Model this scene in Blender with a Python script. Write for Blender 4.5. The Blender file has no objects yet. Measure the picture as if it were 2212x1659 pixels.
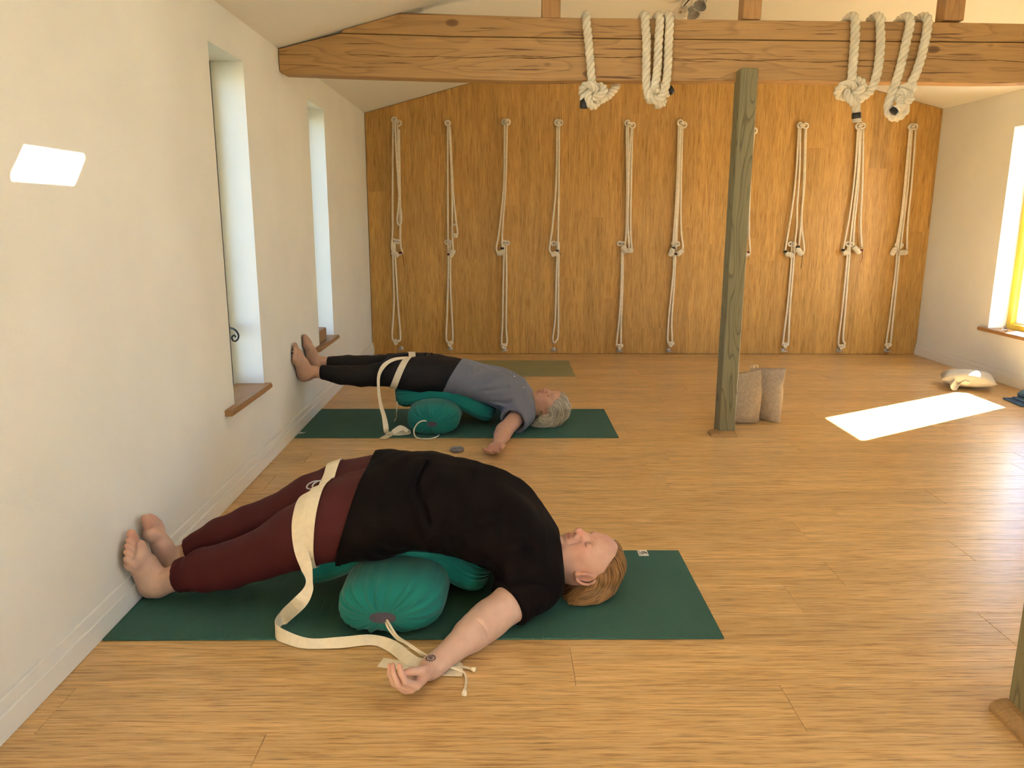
import bpy, bmesh, math, random
import numpy as np
from mathutils import Vector, Matrix
from mathutils.bvhtree import BVHTree

random.seed(7); np.random.seed(7)
S = bpy.context.scene
COL = S.collection
PI = math.pi
R = math.radians

# ------------------------------------------------------------------ camera
F_PX, YAW, PITCH, ROLL = 1673.8, 0.0110, 0.2119, 0.0031
CAM = np.array([1.1838, -2.0563, 1.2081])
_fw = np.array([math.sin(YAW)*math.cos(PITCH), math.cos(YAW)*math.cos(PITCH), -math.sin(PITCH)])
_r0 = np.array([math.cos(YAW), -math.sin(YAW), 0.0]); _u0 = np.cross(_r0, _fw)
_rt = _r0*math.cos(ROLL) + _u0*math.sin(ROLL); _up = np.cross(_rt, _fw)
cam_d = bpy.data.cameras.new('camera'); cam = bpy.data.objects.new('camera', cam_d); COL.objects.link(cam)
cam_d.sensor_width = 36; cam_d.lens = F_PX*36/2212; cam_d.clip_start = 0.05; cam_d.clip_end = 200
cam.matrix_world = Matrix(((_rt[0], _up[0], -_fw[0], CAM[0]), (_rt[1], _up[1], -_fw[1], CAM[1]),
                           (_rt[2], _up[2], -_fw[2], CAM[2]), (0, 0, 0, 1)))
S.camera = cam

def at(px, py, ax, val):
    """real-world point on the plane <ax>=val that the photograph shows at pixel px, py"""
    d = _fw + _rt*((px-1106)/F_PX) - _up*((py-829.5)/F_PX)
    i = 'xyz'.index(ax); t = (val-CAM[i])/d[i]
    return CAM + t*d

# ------------------------------------------------------------------ light
SUN_DIR = Vector((-1.10, -0.655, -1.0)).normalized()
world = bpy.data.worlds.new('world'); S.world = world; world.use_nodes = True
wn = world.node_tree; bg = wn.nodes['Background']
sky = wn.nodes.new('ShaderNodeTexSky'); sky.sky_type = 'NISHITA'; sky.sun_disc = False
sky.sun_elevation = R(38); sky.sun_rotation = math.atan2(1.10, 0.655); sky.air_density = 1.0; sky.dust_density = 0.4; sky.ozone_density = 2.0
tn = wn.nodes.new('ShaderNodeMix'); tn.data_type = 'RGBA'; tn.blend_type = 'MULTIPLY'; tn.inputs[0].default_value = 1; tn.inputs[7].default_value = (.88, .96, 1.12, 1)
wn.links.new(sky.outputs[0], tn.inputs[6]); wn.links.new(tn.outputs[2], bg.inputs[0]); bg.inputs[1].default_value = 0.29
sl = bpy.data.lights.new('sun', 'SUN'); sl.energy = 44; sl.angle = R(0.6); sl.color = (1.0, 0.97, 0.92)
so = bpy.data.objects.new('sun', sl); COL.objects.link(so)
so.rotation_euler = SUN_DIR.to_track_quat('-Z', 'Y').to_euler()
vs = S.view_settings
S.display_settings.display_device = 'sRGB'
vs.view_transform = 'Standard'; vs.look = 'None'; vs.gamma = 1; vs.use_curve_mapping = False
vs.exposure = 2.25

# ------------------------------------------------------------------ helpers
def link(name, me, mat=None, parent=None, smooth=False):
    o = bpy.data.objects.new(name, me); COL.objects.link(o)
    if mat is not None:
        for m in (mat if isinstance(mat, (list, tuple)) else [mat]): me.materials.append(m)
    if parent is not None: o.parent = parent
    if smooth: me.polygons.foreach_set('use_smooth', [True]*len(me.polygons))
    return o

def mesh(name, v, f, mat=None, parent=None, smooth=False):
    me = bpy.data.meshes.new(name)
    me.from_pydata([tuple(map(float, p)) for p in v], [], [tuple(map(int, q)) for q in f]); me.update()
    return link(name, me, mat, parent, smooth)

def tag(o, label=None, cat=None, group=None, kind=None):
    for k, x in (('label', label), ('category', cat), ('group', group), ('kind', kind)):
        if x: o[k] = x
    return o

def thing(name, label, cat, loc, group=None):
    o = bpy.data.objects.new(name, None); COL.objects.link(o); o.location = loc; o.empty_display_size = .05
    tag(o, label, cat, group); bpy.context.view_layer.update()
    return o

def adopt(o, p):
    """parent o to p keeping world place (p carries only a location)"""
    o.parent = p; o.matrix_parent_inverse = Matrix.Translation(p.location).inverted()
    return o

def bm_box(bm, lo, hi, ch=0.0):
    lo, hi = Vector(lo), Vector(hi)
    m = Matrix.Translation((lo+hi)/2) @ Matrix.Diagonal((*(hi-lo), 1))
    r = bmesh.ops.create_cube(bm, size=1, matrix=m)
    if ch:
        e = {e for v in r['verts'] for e in v.link_edges}
        bmesh.ops.bevel(bm, geom=list(e), offset=ch, segments=1, affect='EDGES')

def bmobj(name, bm, mat, parent=None, smooth=False):
    me = bpy.data.meshes.new(name); bmesh.ops.recalc_face_normals(bm, faces=bm.faces[:])
    bm.to_mesh(me); bm.free()
    return link(name, me, mat, parent, smooth)

def box(name, lo, hi, mat, parent=None, ch=0.0):
    bm = bmesh.new(); bm_box(bm, lo, hi, ch)
    return bmobj(name, bm, mat, parent)

def cells(name, xs, mat, ys, zs, holes, mapf=None, axis='yz'):
    """a wall or slab made of cells; holes = list of (a0,a1,b0,b1) left open"""
    bm = bmesh.new()
    for i in range(len(ys)-1):
        for j in range(len(zs)-1):
            a, b = (ys[i]+ys[i+1])/2, (zs[j]+zs[j+1])/2
            if any(h[0] < a < h[1] and h[2] < b < h[3] for h in holes): continue
            if axis == 'yz': lo, hi = (xs[0], ys[i], zs[j]), (xs[1], ys[i+1], zs[j+1])
            elif axis == 'xz': lo, hi = (ys[i], xs[0], zs[j]), (ys[i+1], xs[1], zs[j+1])
            else: lo, hi = (ys[i], zs[j], xs[0]), (ys[i+1], zs[j+1], xs[1])
            bm_box(bm, lo, hi)
    bmesh.ops.remove_doubles(bm, verts=bm.verts[:], dist=1e-5)
    # drop the internal faces shared by neighbouring cells
    seen = {}
    for f in bm.faces: seen.setdefault(tuple(sorted(v.index for v in f.verts)), []).append(f)
    bm.verts.index_update()
    seen = {}
    for f in bm.faces: seen.setdefault(tuple(sorted(v.index for v in f.verts)), []).append(f)
    dead = [f for l in seen.values() if len(l) > 1 for f in l]
    bmesh.ops.delete(bm, geom=dead, context='FACES_ONLY')
    if mapf:
        for v in bm.verts: v.co = mapf(v.co)
    return bmobj(name, bm, mat)

def spline(pts, n=8):
    P = np.array(pts, float)
    if len(P) < 3: 
        return np.array([P[0]+(P[1]-P[0])*i/n for i in range(n+1)])
    Q = np.vstack([2*P[0]-P[1], P, 2*P[-1]-P[-2]]); out = []
    for i in range(1, len(Q)-2):
        a, b, c, d = Q[i-1], Q[i], Q[i+1], Q[i+2]
        for t in np.linspace(0, 1, n, endpoint=False):
            out.append(.5*((2*b)+(c-a)*t+(2*a-5*b+4*c-d)*t*t+(3*b-a-3*c+d)*t**3))
    out.append(P[-1]); return np.array(out)

def frames(P):
    T = np.gradient(P, axis=0); T /= np.linalg.norm(T, axis=1)[:, None]+1e-12
    a = np.array([0, 0, 1.]) if abs(T[0][2]) < .9 else np.array([1., 0, 0])
    N = np.cross(T[0], a); N /= np.linalg.norm(N); Ns = [N]
    for i in range(1, len(P)):
        N = Ns[-1]-T[i]*np.dot(Ns[-1], T[i]); N /= np.linalg.norm(N)+1e-12; Ns.append(N)
    Ns = np.array(Ns); return T, Ns, np.cross(T, Ns)

def tube_vf(P, r, sides=8, base=0, caps=True):
    P = np.asarray(P, float); n = len(P); rr = np.broadcast_to(np.asarray(r, float), (n,))
    T, N, B = frames(P); a = np.arange(sides)*2*PI/sides
    V = P[:, None]+rr[:, None, None]*(np.cos(a)[None, :, None]*N[:, None]+np.sin(a)[None, :, None]*B[:, None])
    V = V.reshape(-1, 3); Fc = []
    for i in range(n-1):
        for j in range(sides):
            k = (j+1) % sides
            Fc.append((base+i*sides+j, base+i*sides+k, base+(i+1)*sides+k, base+(i+1)*sides+j))
    if caps:
        Fc.append(tuple(base+j for j in range(sides))[::-1]); Fc.append(tuple(base+(n-1)*sides+j for j in range(sides)))
    return V, Fc

class MB:
    """collects tubes and pieces into one mesh"""
    def __init__(s): s.v = []; s.f = []; s.n = 0
    def tube(s, P, r, sides=8, caps=True):
        V, Fc = tube_vf(P, r, sides, s.n, caps); s.v.append(V); s.f += Fc; s.n += len(V); return s
    def raw(s, V, Fc):
        V = np.asarray(V, float); s.f += [tuple(i+s.n for i in q) for q in Fc]; s.v.append(V); s.n += len(V); return s
    def ball(s, c, r, seg=10, rings=7):
        c = np.array(c); r = np.broadcast_to(np.array(r, float), (3,)); V = [c+(0, 0, r[2])]
        for i in range(1, rings):
            for j in range(seg):
                t, p = PI*i/rings, 2*PI*j/seg
                V.append(c+r*(math.sin(t)*math.cos(p), math.sin(t)*math.sin(p), math.cos(t)))
        V.append(c-(0, 0, r[2])); Fc = []
        for j in range(seg): Fc.append((0, 1+j, 1+(j+1) % seg))
        for i in range(rings-2):
            for j in range(seg):
                a = 1+i*seg+j; b = 1+i*seg+(j+1) % seg; Fc.append((a, a+seg, b+seg, b))
        l = len(V)-1; o = 1+(rings-2)*seg
        for j in range(seg): Fc.append((o+j, l, o+(j+1) % seg))
        return s.raw(V, Fc)
    def twist(s, P, r, pitch=.1, sides=7, strands=3):
        """laid rope: three strands winding round the line P"""
        P = np.asarray(P, float); L = np.r_[0, np.cumsum(np.linalg.norm(np.diff(P, axis=0), axis=1))]
        n = max(8, int(L[-1]/.009)); t = np.linspace(0, L[-1], n)
        Q = np.stack([np.interp(t, L, P[:, k]) for k in range(3)], 1); T, N, B = frames(Q)
        for k in range(strands):
            a = 2*PI*k/strands+2*PI*t/pitch
            s.tube(Q+r*.5*(np.cos(a)[:, None]*N+np.sin(a)[:, None]*B), r*.56, sides)
        return s
    def ring(s, c, R_, r, axis='y', n=18, sides=7, a0=0, a1=2*PI):
        a = np.linspace(a0, a1, n); e = {'x': ((0, 1, 0), (0, 0, 1)), 'y': ((1, 0, 0), (0, 0, 1)), 'z': ((1, 0, 0), (0, 1, 0))}[axis]
        return s.tube(np.array(c)+R_*(np.cos(a)[:, None]*np.array(e[0])+np.sin(a)[:, None]*np.array(e[1])), r, sides)
    def build(s, name, mat, parent=None, smooth=True):
        V = np.vstack(s.v); o = mesh(name, V, s.f, mat, None, smooth)
        if parent is not None: adopt(o, parent)
        return o

def ribbon(name, pairs, mat, parent=None, th=.0022, n=7, smooth=True):
    """cloth strap from pairs of edge points"""
    A = spline([p[0] for p in pairs], n); B = spline([p[1] for p in pairs], n); k = len(A)
    T = np.gradient((A+B)/2, axis=0); Nn = np.cross(T, B-A); Nn /= np.linalg.norm(Nn, axis=1)[:, None]+1e-12
    V = np.vstack([A+Nn*th/2, B+Nn*th/2, B-Nn*th/2, A-Nn*th/2]); Fc = []
    for i in range(k-1):
        for j in range(4):
            l = (j+1) % 4; Fc.append((j*k+i, l*k+i, l*k+i+1, j*k+i+1))
    Fc += [(0, 3*k, 2*k, k), (k-1, 2*k-1, 3*k-1, 4*k-1)]
    o = mesh(name, V, Fc, mat, None, False)
    if parent is not None: adopt(o, parent)
    return o

# ------------------------------------------------------------------ materials
def mat(name, col, rough=.6, spec=.5, bump=0, bscale=200, var=0, vscale=5, metal=0, sheen=0, stretch=None, attr=None, sss=0):
    m = bpy.data.materials.new(name); m.use_nodes = True; t = m.node_tree; N = t.nodes; L = t.links
    b = N['Principled BSDF']; b.inputs['Roughness'].default_value = rough
    b.inputs['Specular IOR Level'].default_value = spec; b.inputs['Metallic'].default_value = metal
    if sheen: b.inputs['Sheen Weight'].default_value = sheen; b.inputs['Sheen Roughness'].default_value = .5
    if sss:
        b.inputs['Subsurface Weight'].default_value = sss; b.inputs['Subsurface Radius'].default_value = (.012, .005, .003); b.inputs['Subsurface Scale'].default_value = .5
    tc = N.new('ShaderNodeTexCoord'); mp = N.new('ShaderNodeMapping'); L.new(tc.outputs['Object'], mp.inputs[0])
    if stretch: mp.inputs['Scale'].default_value = stretch
    src = None
    if attr:
        a = N.new('ShaderNodeAttribute'); a.attribute_name = attr; src = a.outputs['Color']
    if var:
        nz = N.new('ShaderNodeTexNoise'); nz.inputs['Scale'].default_value = vscale; nz.inputs['Detail'].default_value = 5
        L.new(mp.outputs[0], nz.inputs['Vector'])
        mr = N.new('ShaderNodeMapRange'); mr.inputs[1].default_value = .3; mr.inputs[2].default_value = .7
        mr.inputs[3].default_value = 1-var; mr.inputs[4].default_value = 1+var; L.new(nz.outputs[0], mr.inputs[0])
        mx = N.new('ShaderNodeMix'); mx.data_type = 'RGBA'; mx.blend_type = 'MULTIPLY'; mx.inputs[0].default_value = 1
        if src: L.new(src, mx.inputs[6])
        else: mx.inputs[6].default_value = (*col, 1)
        L.new(mr.outputs[0], mx.inputs[7]); src = mx.outputs[2]
    if src: L.new(src, b.inputs['Base Color'])
    else: b.inputs['Base Color'].default_value = (*col, 1)
    if bump:
        nb = N.new('ShaderNodeTexNoise'); nb.inputs['Scale'].default_value = bscale; nb.inputs['Detail'].default_value = 3
        L.new(mp.outputs[0], nb.inputs['Vector']); bp = N.new('ShaderNodeBump'); bp.inputs['Strength'].default_value = bump
        bp.inputs['Distance'].default_value = .002; L.new(nb.outputs[0], bp.inputs['Height']); L.new(bp.outputs[0], b.inputs['Normal'])
    return m

def ramp(N, stops):
    r = N.new('ShaderNodeValToRGB'); e = r.color_ramp.elements
    while len(e) < len(stops): e.new(.5)
    for k, (p, c) in enumerate(stops): e[k].position = p; e[k].color = (*c, 1)
    return r

def bamboo(name, c0, c1, c2, rough, axis, spec=.5, dash=.7):
    """strand-woven bamboo: short fibres along <axis>, tone changes from board to board"""
    m = bpy.data.materials.new(name); m.use_nodes = True; t = m.node_tree; N = t.nodes; L = t.links; b = N['Principled BSDF']
    tc = N.new('ShaderNodeTexCoord'); oi = N.new('ShaderNodeObjectInfo')
    ml = N.new('ShaderNodeMath'); ml.operation = 'MULTIPLY'; ml.inputs[1].default_value = 37; L.new(oi.outputs['Random'], ml.inputs[0])
    ad = N.new('ShaderNodeVectorMath'); ad.operation = 'ADD'; L.new(tc.outputs['Object'], ad.inputs[0]); L.new(ml.outputs[0], ad.inputs[1])
    def noise(sc, det, rg=.55):
        mp = N.new('ShaderNodeMapping'); mp.inputs['Scale'].default_value = sc; L.new(ad.outputs[0], mp.inputs[0])
        n = N.new('ShaderNodeTexNoise'); n.inputs['Scale'].default_value = 1; n.inputs['Detail'].default_value = det; n.inputs['Roughness'].default_value = rg
        L.new(mp.outputs[0], n.inputs['Vector']); return n.outputs[0]
    o = (lambda a, c: (a, c, c)) if axis == 'x' else (lambda a, c: (c, c, a))
    n1 = noise(o(7, 150), 5, .66); n2 = noise(o(1.3, 22), 3); n3 = noise(o(9, 175), 2, .5); n4 = noise(o(3, 60), 3, .6)
    r1 = ramp(N, [(.33, c2), (.46, c1), (.64, c0)]); L.new(n1, r1.inputs[0])
    mr = N.new('ShaderNodeMapRange'); mr.inputs[1].default_value = .3; mr.inputs[2].default_value = .7; mr.inputs[3].default_value = .86; mr.inputs[4].default_value = 1.12
    L.new(n2, mr.inputs[0])
    mo = N.new('ShaderNodeMapRange'); mo.inputs[3].default_value = .92; mo.inputs[4].default_value = 1.07; L.new(oi.outputs['Random'], mo.inputs[0])
    mm = N.new('ShaderNodeMath'); mm.operation = 'MULTIPLY'; L.new(mr.outputs[0], mm.inputs[0]); L.new(mo.outputs[0], mm.inputs[1])
    for nn, lo_, hi_, v0 in ((n3, .30, .42, dash), (n4, .28, .45, .5+dash*.5)):
        md = N.new('ShaderNodeMapRange'); md.inputs[1].default_value = lo_; md.inputs[2].default_value = hi_; md.inputs[3].default_value = v0; md.inputs[4].default_value = 1; L.new(nn, md.inputs[0])
        m2 = N.new('ShaderNodeMath'); m2.operation = 'MULTIPLY'; L.new(mm.outputs[0], m2.inputs[0]); L.new(md.outputs[0], m2.inputs[1]); mm = m2
    mx = N.new('ShaderNodeMix'); mx.data_type = 'RGBA'; mx.blend_type = 'MULTIPLY'; mx.inputs[0].default_value = 1
    L.new(r1.outputs[0], mx.inputs[6]); L.new(mm.outputs[0], mx.inputs[7]); L.new(mx.outputs[2], b.inputs['Base Color'])
    b.inputs['Roughness'].default_value = rough; b.inputs['Specular IOR Level'].default_value = spec
    bp = N.new('ShaderNodeBump'); bp.inputs['Strength'].default_value = .08; bp.inputs['Distance'].default_value = .001
    L.new(n1, bp.inputs['Height']); L.new(bp.outputs[0], b.inputs['Normal'])
    return m

def timber(name, base, dark, axis='x', rough=.6, rings=11, knots=True, crack=.5, rc=.32):
    """sawn softwood: wavy growth rings along the length, knots and dark checks"""
    m = bpy.data.materials.new(name); m.use_nodes = True; t = m.node_tree; N = t.nodes; L = t.links; b = N['Principled BSDF']
    tc = N.new('ShaderNodeTexCoord'); oi = N.new('ShaderNodeObjectInfo')
    ml = N.new('ShaderNodeMath'); ml.operation = 'MULTIPLY'; ml.inputs[1].default_value = 13; L.new(oi.outputs['Random'], ml.inputs[0])
    ad = N.new('ShaderNodeVectorMath'); ad.operation = 'ADD'; L.new(tc.outputs['Object'], ad.inputs[0]); L.new(ml.outputs[0], ad.inputs[1])
    k = {'x': (lambda a, c: (a, c, c)), 'z': (lambda a, c: (c, c, a)), 'y': (lambda a, c: (c, a, c))}[axis]
    def mapped(sc):
        mp = N.new('ShaderNodeMapping'); mp.inputs['Scale'].default_value = sc; L.new(ad.outputs[0], mp.inputs[0]); return mp.outputs[0]
    def noise(sc, det=3):
        n = N.new('ShaderNodeTexNoise'); n.inputs['Scale'].default_value = 1; n.inputs['Detail'].default_value = det; L.new(mapped(sc), n.inputs['Vector']); return n.outputs[0]
    big = noise(k(.9, 7), 2)
    rg = N.new('ShaderNodeMath'); rg.operation = 'MULTIPLY'; rg.inputs[1].default_value = rings; L.new(big, rg.inputs[0])
    fr = N.new('ShaderNodeMath'); fr.operation = 'FRACT'; L.new(rg.outputs[0], fr.inputs[0])
    r1 = ramp(N, [(0, base), (.7, [x*.93 for x in base]), (.9, [a*(1-rc)+d*rc for a, d in zip(base, dark)]), (1, base)]); L.new(fr.outputs[0], r1.inputs[0])
    fine = noise(k(4, 160), 3)
    mr = N.new('ShaderNodeMapRange'); mr.inputs[1].default_value = .3; mr.inputs[2].default_value = .7; mr.inputs[3].default_value = .88; mr.inputs[4].default_value = 1.1; L.new(fine, mr.inputs[0])
    mx = N.new('ShaderNodeMix'); mx.data_type = 'RGBA'; mx.blend_type = 'MULTIPLY'; mx.inputs[0].default_value = 1
    L.new(r1.outputs[0], mx.inputs[6]); L.new(mr.outputs[0], mx.inputs[7]); src = mx.outputs[2]
    def over(fac, c):
        nonlocal src
        q = N.new('ShaderNodeMix'); q.data_type = 'RGBA'; L.new(fac, q.inputs[0]); L.new(src, q.inputs[6]); q.inputs[7].default_value = (*c, 1); src = q.outputs[2]
    if crack:
        c = noise(k(2.2, 55), 4); cr = ramp(N, [(.0, (0, 0, 0)), (.60, (0, 0, 0)), (.66, (crack,)*3)]); L.new(c, cr.inputs[0]); over(cr.outputs[0], dark)
    if knots:
        vo = N.new('ShaderNodeTexVoronoi'); vo.inputs['Scale'].default_value = 1; L.new(mapped(k(3.2, 6)), vo.inputs['Vector'])
        kr = ramp(N, [(0, (.85,)*3), (.09, (.7,)*3), (.13, (0, 0, 0))]); L.new(vo.outputs['Distance'], kr.inputs[0]); over(kr.outputs[0], dark)
    L.new(src, b.inputs['Base Color']); b.inputs['Roughness'].default_value = rough
    bp = N.new('ShaderNodeBump'); bp.inputs['Strength'].default_value = .15; bp.inputs['Distance'].default_value = .002; L.new(fine, bp.inputs['Height']); L.new(bp.outputs[0], b.inputs['Normal'])
    return m

def glass_mat():
    m = bpy.data.materials.new('window_glass'); m.use_nodes = True; t = m.node_tree; N = t.nodes; N.clear()
    o = N.new('ShaderNodeOutputMaterial'); a = N.new('ShaderNodeBsdfTransparent'); g = N.new('ShaderNodeBsdfGlossy'); g.inputs['Roughness'].default_value = .02
    lw = N.new('ShaderNodeLayerWeight'); pw = N.new('ShaderNodeMath'); pw.operation = 'POWER'; pw.inputs[1].default_value = 4
    t.links.new(lw.outputs['Facing'], pw.inputs[0]); f = N.new('ShaderNodeMath'); f.operation = 'MULTIPLY_ADD'; f.inputs[1].default_value = .7; f.inputs[2].default_value = .04
    t.links.new(pw.outputs[0], f.inputs[0]); x = N.new('ShaderNodeMixShader')
    t.links.new(f.outputs[0], x.inputs[0]); t.links.new(a.outputs[0], x.inputs[1]); t.links.new(g.outputs[0], x.inputs[2]); t.links.new(x.outputs[0], o.inputs[0])
    return m

M = dict(
    plaster=mat('cream_plaster', (.79, .79, .72), .9, .2, bump=.25, bscale=90, var=.035, vscale=2.5),
    ceil=mat('ceiling_plaster', (.81, .795, .715), .9, .2, bump=.15, bscale=60),
    skirt=mat('painted_skirting', (.79, .79, .73), .5, .4),
    floor=bamboo('bamboo_floor', (.74, .49, .215), (.62, .38, .14), (.38, .20, .062), .30, 'x', .5, .62),
    wallb=bamboo('bamboo_wall', (.60, .355, .105), (.49, .275, .072), (.33, .165, .038), .42, 'z', .35, .82),
    sub=mat('dark_joint', (.10, .055, .02), .9, .1),
    beam=timber('old_pine', (.43, .25, .09), (.10, .04, .012), 'x', crack=.85, rings=9),
    stud=timber('stud_pine', (.45, .25, .095), (.16, .07, .02), 'z', crack=.2),
    post=timber('green_tanalised_pine', (.215, .185, .085), (.07, .058, .022), 'z', rings=16, crack=.2, rc=.75),
    skirtwood=timber('post_skirting', (.36, .21, .075), (.15, .07, .02), 'x', knots=False, crack=0),
    sill=timber('oak_sill', (.37, .20, .075), (.16, .08, .03), 'y', rough=.45, knots=False, crack=0, rings=6),
    yellow=mat('yellow_paint', (.80, .56, .04), .45),
    seal=mat('dark_seal', (.02, .018, .015), .7),
    glass=glass_mat(),
    iron=mat('black_iron', (.012, .012, .012), .5, metal=.6),
    steel=mat('zinc_steel', (.55, .54, .52), .3, metal=1),
    rope=mat('cotton_rope', (.80, .72, .56), .9, .1, bump=.5, bscale=350, var=.08, vscale=40),
    bigrope=mat('thick_cotton_rope', (.72, .66, .51), .9, .1, bump=.6, bscale=260, var=.1, vscale=25),
    tape=mat('black_tape', (.012, .012, .013), .45),
    red=mat('dark_red_thread', (.13, .012, .01), .8),
    green_t=mat('dark_green_thread', (.012, .02, .016), .8),
    mat_g=mat('green_rubber_mat', (.036, .112, .082), .75, .3, bump=.0, var=.05, vscale=6),
    mat_o=mat('olive_rubber_mat', (.27, .255, .115), .8, .25, var=.05, vscale=6),
    white=mat('white_print', (.75, .72, .66), .6),
    ink=mat('dark_ink', (.02, .02, .025), .6),
    teal=mat('teal_cotton', (.008, .165, .135), .85, .2, bump=.2, bscale=500, var=.1, vscale=9, sheen=.15),
    inner=mat('grey_lining', (.10, .085, .10), .9, .1, var=.1, vscale=30),
    strap=mat('cotton_webbing', (.78, .69, .50), .9, .15, bump=.4, bscale=600, var=.05, vscale=60),
    hessian=mat('linen_sack', (.47, .355, .225), .95, .1, bump=.6, bscale=500, var=.12, vscale=60),
    linen=mat('pale_linen', (.50, .46, .36), .85, .25, bump=.3, bscale=400, var=.08, vscale=20),
    blue=mat('blue_blanket', (.055, .115, .215), .9, .15, bump=.4, bscale=300, var=.1, vscale=30),
    block=mat('cork_block', (.36, .22, .12), .85, .2, bump=.2, bscale=300, var=.1, vscale=120),
    lampw=mat('lamp_white', (.80, .76, .68), .4),
    lampg=mat('lamp_grey', (.30, .29, .27), .4),
    stone=mat('grey_rubber', (.18, .17, .16), .6),
    black=mat('black_jersey', (.0042, .0028, .0024), .85, .1, bump=.15, bscale=500),
    wine=mat('burgundy_jersey', (.058, .0085, .0085), .75, .25, bump=.15, bscale=600),
    char=mat('black_leggings', (.0085, .0075, .0075), .75, .25, bump=.15, bscale=500),
    grey=mat('slate_tee', (.155, .165, .195), .9, .15, bump=.15, bscale=500, sheen=.1),
    skin=mat('fair_skin', (.55, .33, .24), .5, .4, bump=.12, bscale=420, var=.06, vscale=35, attr='tint', sss=.15),
    skin2=mat('warm_skin', (.50, .28, .18), .5, .4, bump=.12, bscale=420, var=.06, vscale=35, attr='tint', sss=.15),
    hair=mat('copper_blonde_hair', (.30, .15, .05), .45, .5, attr='tint', var=.1, vscale=40),
    hair2=mat('silver_blonde_hair', (.5, .45, .35), .42, .5, attr='tint', var=.1, vscale=40),
    lash=mat('lash_brown', (.05, .022, .012), .7),
    brow=mat('brow_hair', (.22, .12, .06), .8),
    tattoo=mat('tattoo_ink', (.06, .06, .075), .7),
    lip=mat('lip_crease', (.20, .065, .05), .6),
    button=mat('pearl_button', (.75, .68, .62), .3),
    grass=mat('grass', (.055, .062, .035), .9, var=.2, vscale=3),
    leaf=mat('hedge_leaf', (.09, .20, .03), .6, var=.4, vscale=15),
    lens=mat('tinted_lens', (.10, .03, .02), .1, .8),
)

# ------------------------------------------------------------------ the room
W, YF, YN = 4.932, 4.86, -3.7           # width, far wall, near wall
ZL, ZR, XR, ZT = 2.07, 2.125, 2.466, 2.745
def ceil_z(x): return ZL+(ZT-ZL)*x/XR if x < XR else ZR+(ZT-ZR)*(W-x)/(W-XR)
TH = .32

# floor: bamboo boards 188 mm wide on a dark bed
flr = box('floor', (-TH, YN-.3, -.2), (W+TH, YF+.3, -.0125), M['sub']); tag(flr, kind='structure')
ROW = .1885; Y0 = -.037
known = {0: [2.669], -1: [1.375], -2: [1.915], -3: [.617], 1: [2.125], 3: [2.89], 4: [2.358], 6: [3.103], 9: [2.03], 10: [2.757], 11: [3.31]}
def board(name, lo, hi, ax, m, parent, top=None, ch=.0014):
    """one board with eased edges; its origin at its own corner"""
    bm = bmesh.new(); d = Vector(hi)-Vector(lo); bm_box(bm, (0, 0, 0), d, ch)
    if top:
        for v in bm.verts:
            if v.co.z > d.z*.6: v.co.z = v.co.z-d.z+(top(lo[0]+v.co.x)-lo[2])
    o = bmobj(name, bm, m, parent); o.location = lo; return o
k = math.floor((YN-Y0)/ROW)
while Y0+k*ROW < YF:
    y0, y1 = max(YN, Y0+k*ROW), min(YF, Y0+(k+1)*ROW)
    j0 = known.get(k, [random.random()*1.85])[0] % 1.85
    js = [0]+[j0+i*1.85 for i in range(-1, 4) if .05 < j0+i*1.85 < W-.05]+[W]
    for a, b in zip(js, js[1:]):
        board('plank', (a+.0002, y0+.0002, -.0125), (b-.0002, y1-.0002, random.uniform(-.0003, 0)), 'x', M['floor'], flr)
    k += 1

# far wall: upright bamboo boards on a solid gable
bm = bmesh.new()
pv = [(-TH, -.2), (W+TH, -.2), (W+TH, ZR+.1), (XR, ZT+.3), (-TH, ZL+.1)]
vs_ = [bm.verts.new((x, y, z)) for y in (YF+.014, YF+.3) for x, z in pv]
bm.faces.new(vs_[:5]); bm.faces.new(vs_[5:][::-1])
for i in range(5): bm.faces.new((vs_[i], vs_[5+i], vs_[5+(i+1) % 5], vs_[(i+1) % 5]))
wf = bmobj('wall_far', bm, M['sub']); tag(wf, kind='structure')
kw = {2: [1.066], 5: [1.632], 8: [2.17], 7: [.672], 12: [.233, 2.069], 13: [.233, 2.069], 18: [.843], 20: [1.801], 21: [.58], 3: [1.9], 16: [1.2], 23: [1.63], 24: [1.82]}
i = -1
while .005+i*ROW < W:
    x0, x1 = max(.002, .005+i*ROW), min(W-.002, .005+(i+1)*ROW); i += 1
    if x1-x0 < .01: continue
    zs = kw.get(i-1, None)
    if zs is None: z0 = random.uniform(.3, 1.85); zs = [z0]
    zs = [0.002]+zs+[None]
    for a, b in zip(zs, zs[1:]):
        zt = b if b else min(ceil_z(x0), ceil_z(x1))-.003
        board('plank', (x0+.0001, YF+random.uniform(-.0004, 0), a+.0002), (x1-.0001, YF+.0138, zt-.0002), 'z', M['wallb'], wf,
              None if b else (lambda x: ceil_z(x)-.004), .0004)

# left wall with two slot windows
HL = [(1.27, 1.70, .394, 1.897), (2.88, 3.31, .394, 1.895)]
wl = cells('wall_left', (-TH, 0), M['plaster'], [YN, 1.27, 1.70, 2.88, 3.31, YF+.014], [-.2, .394, 1.895, 2.30], HL); tag(wl, kind='structure')
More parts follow.
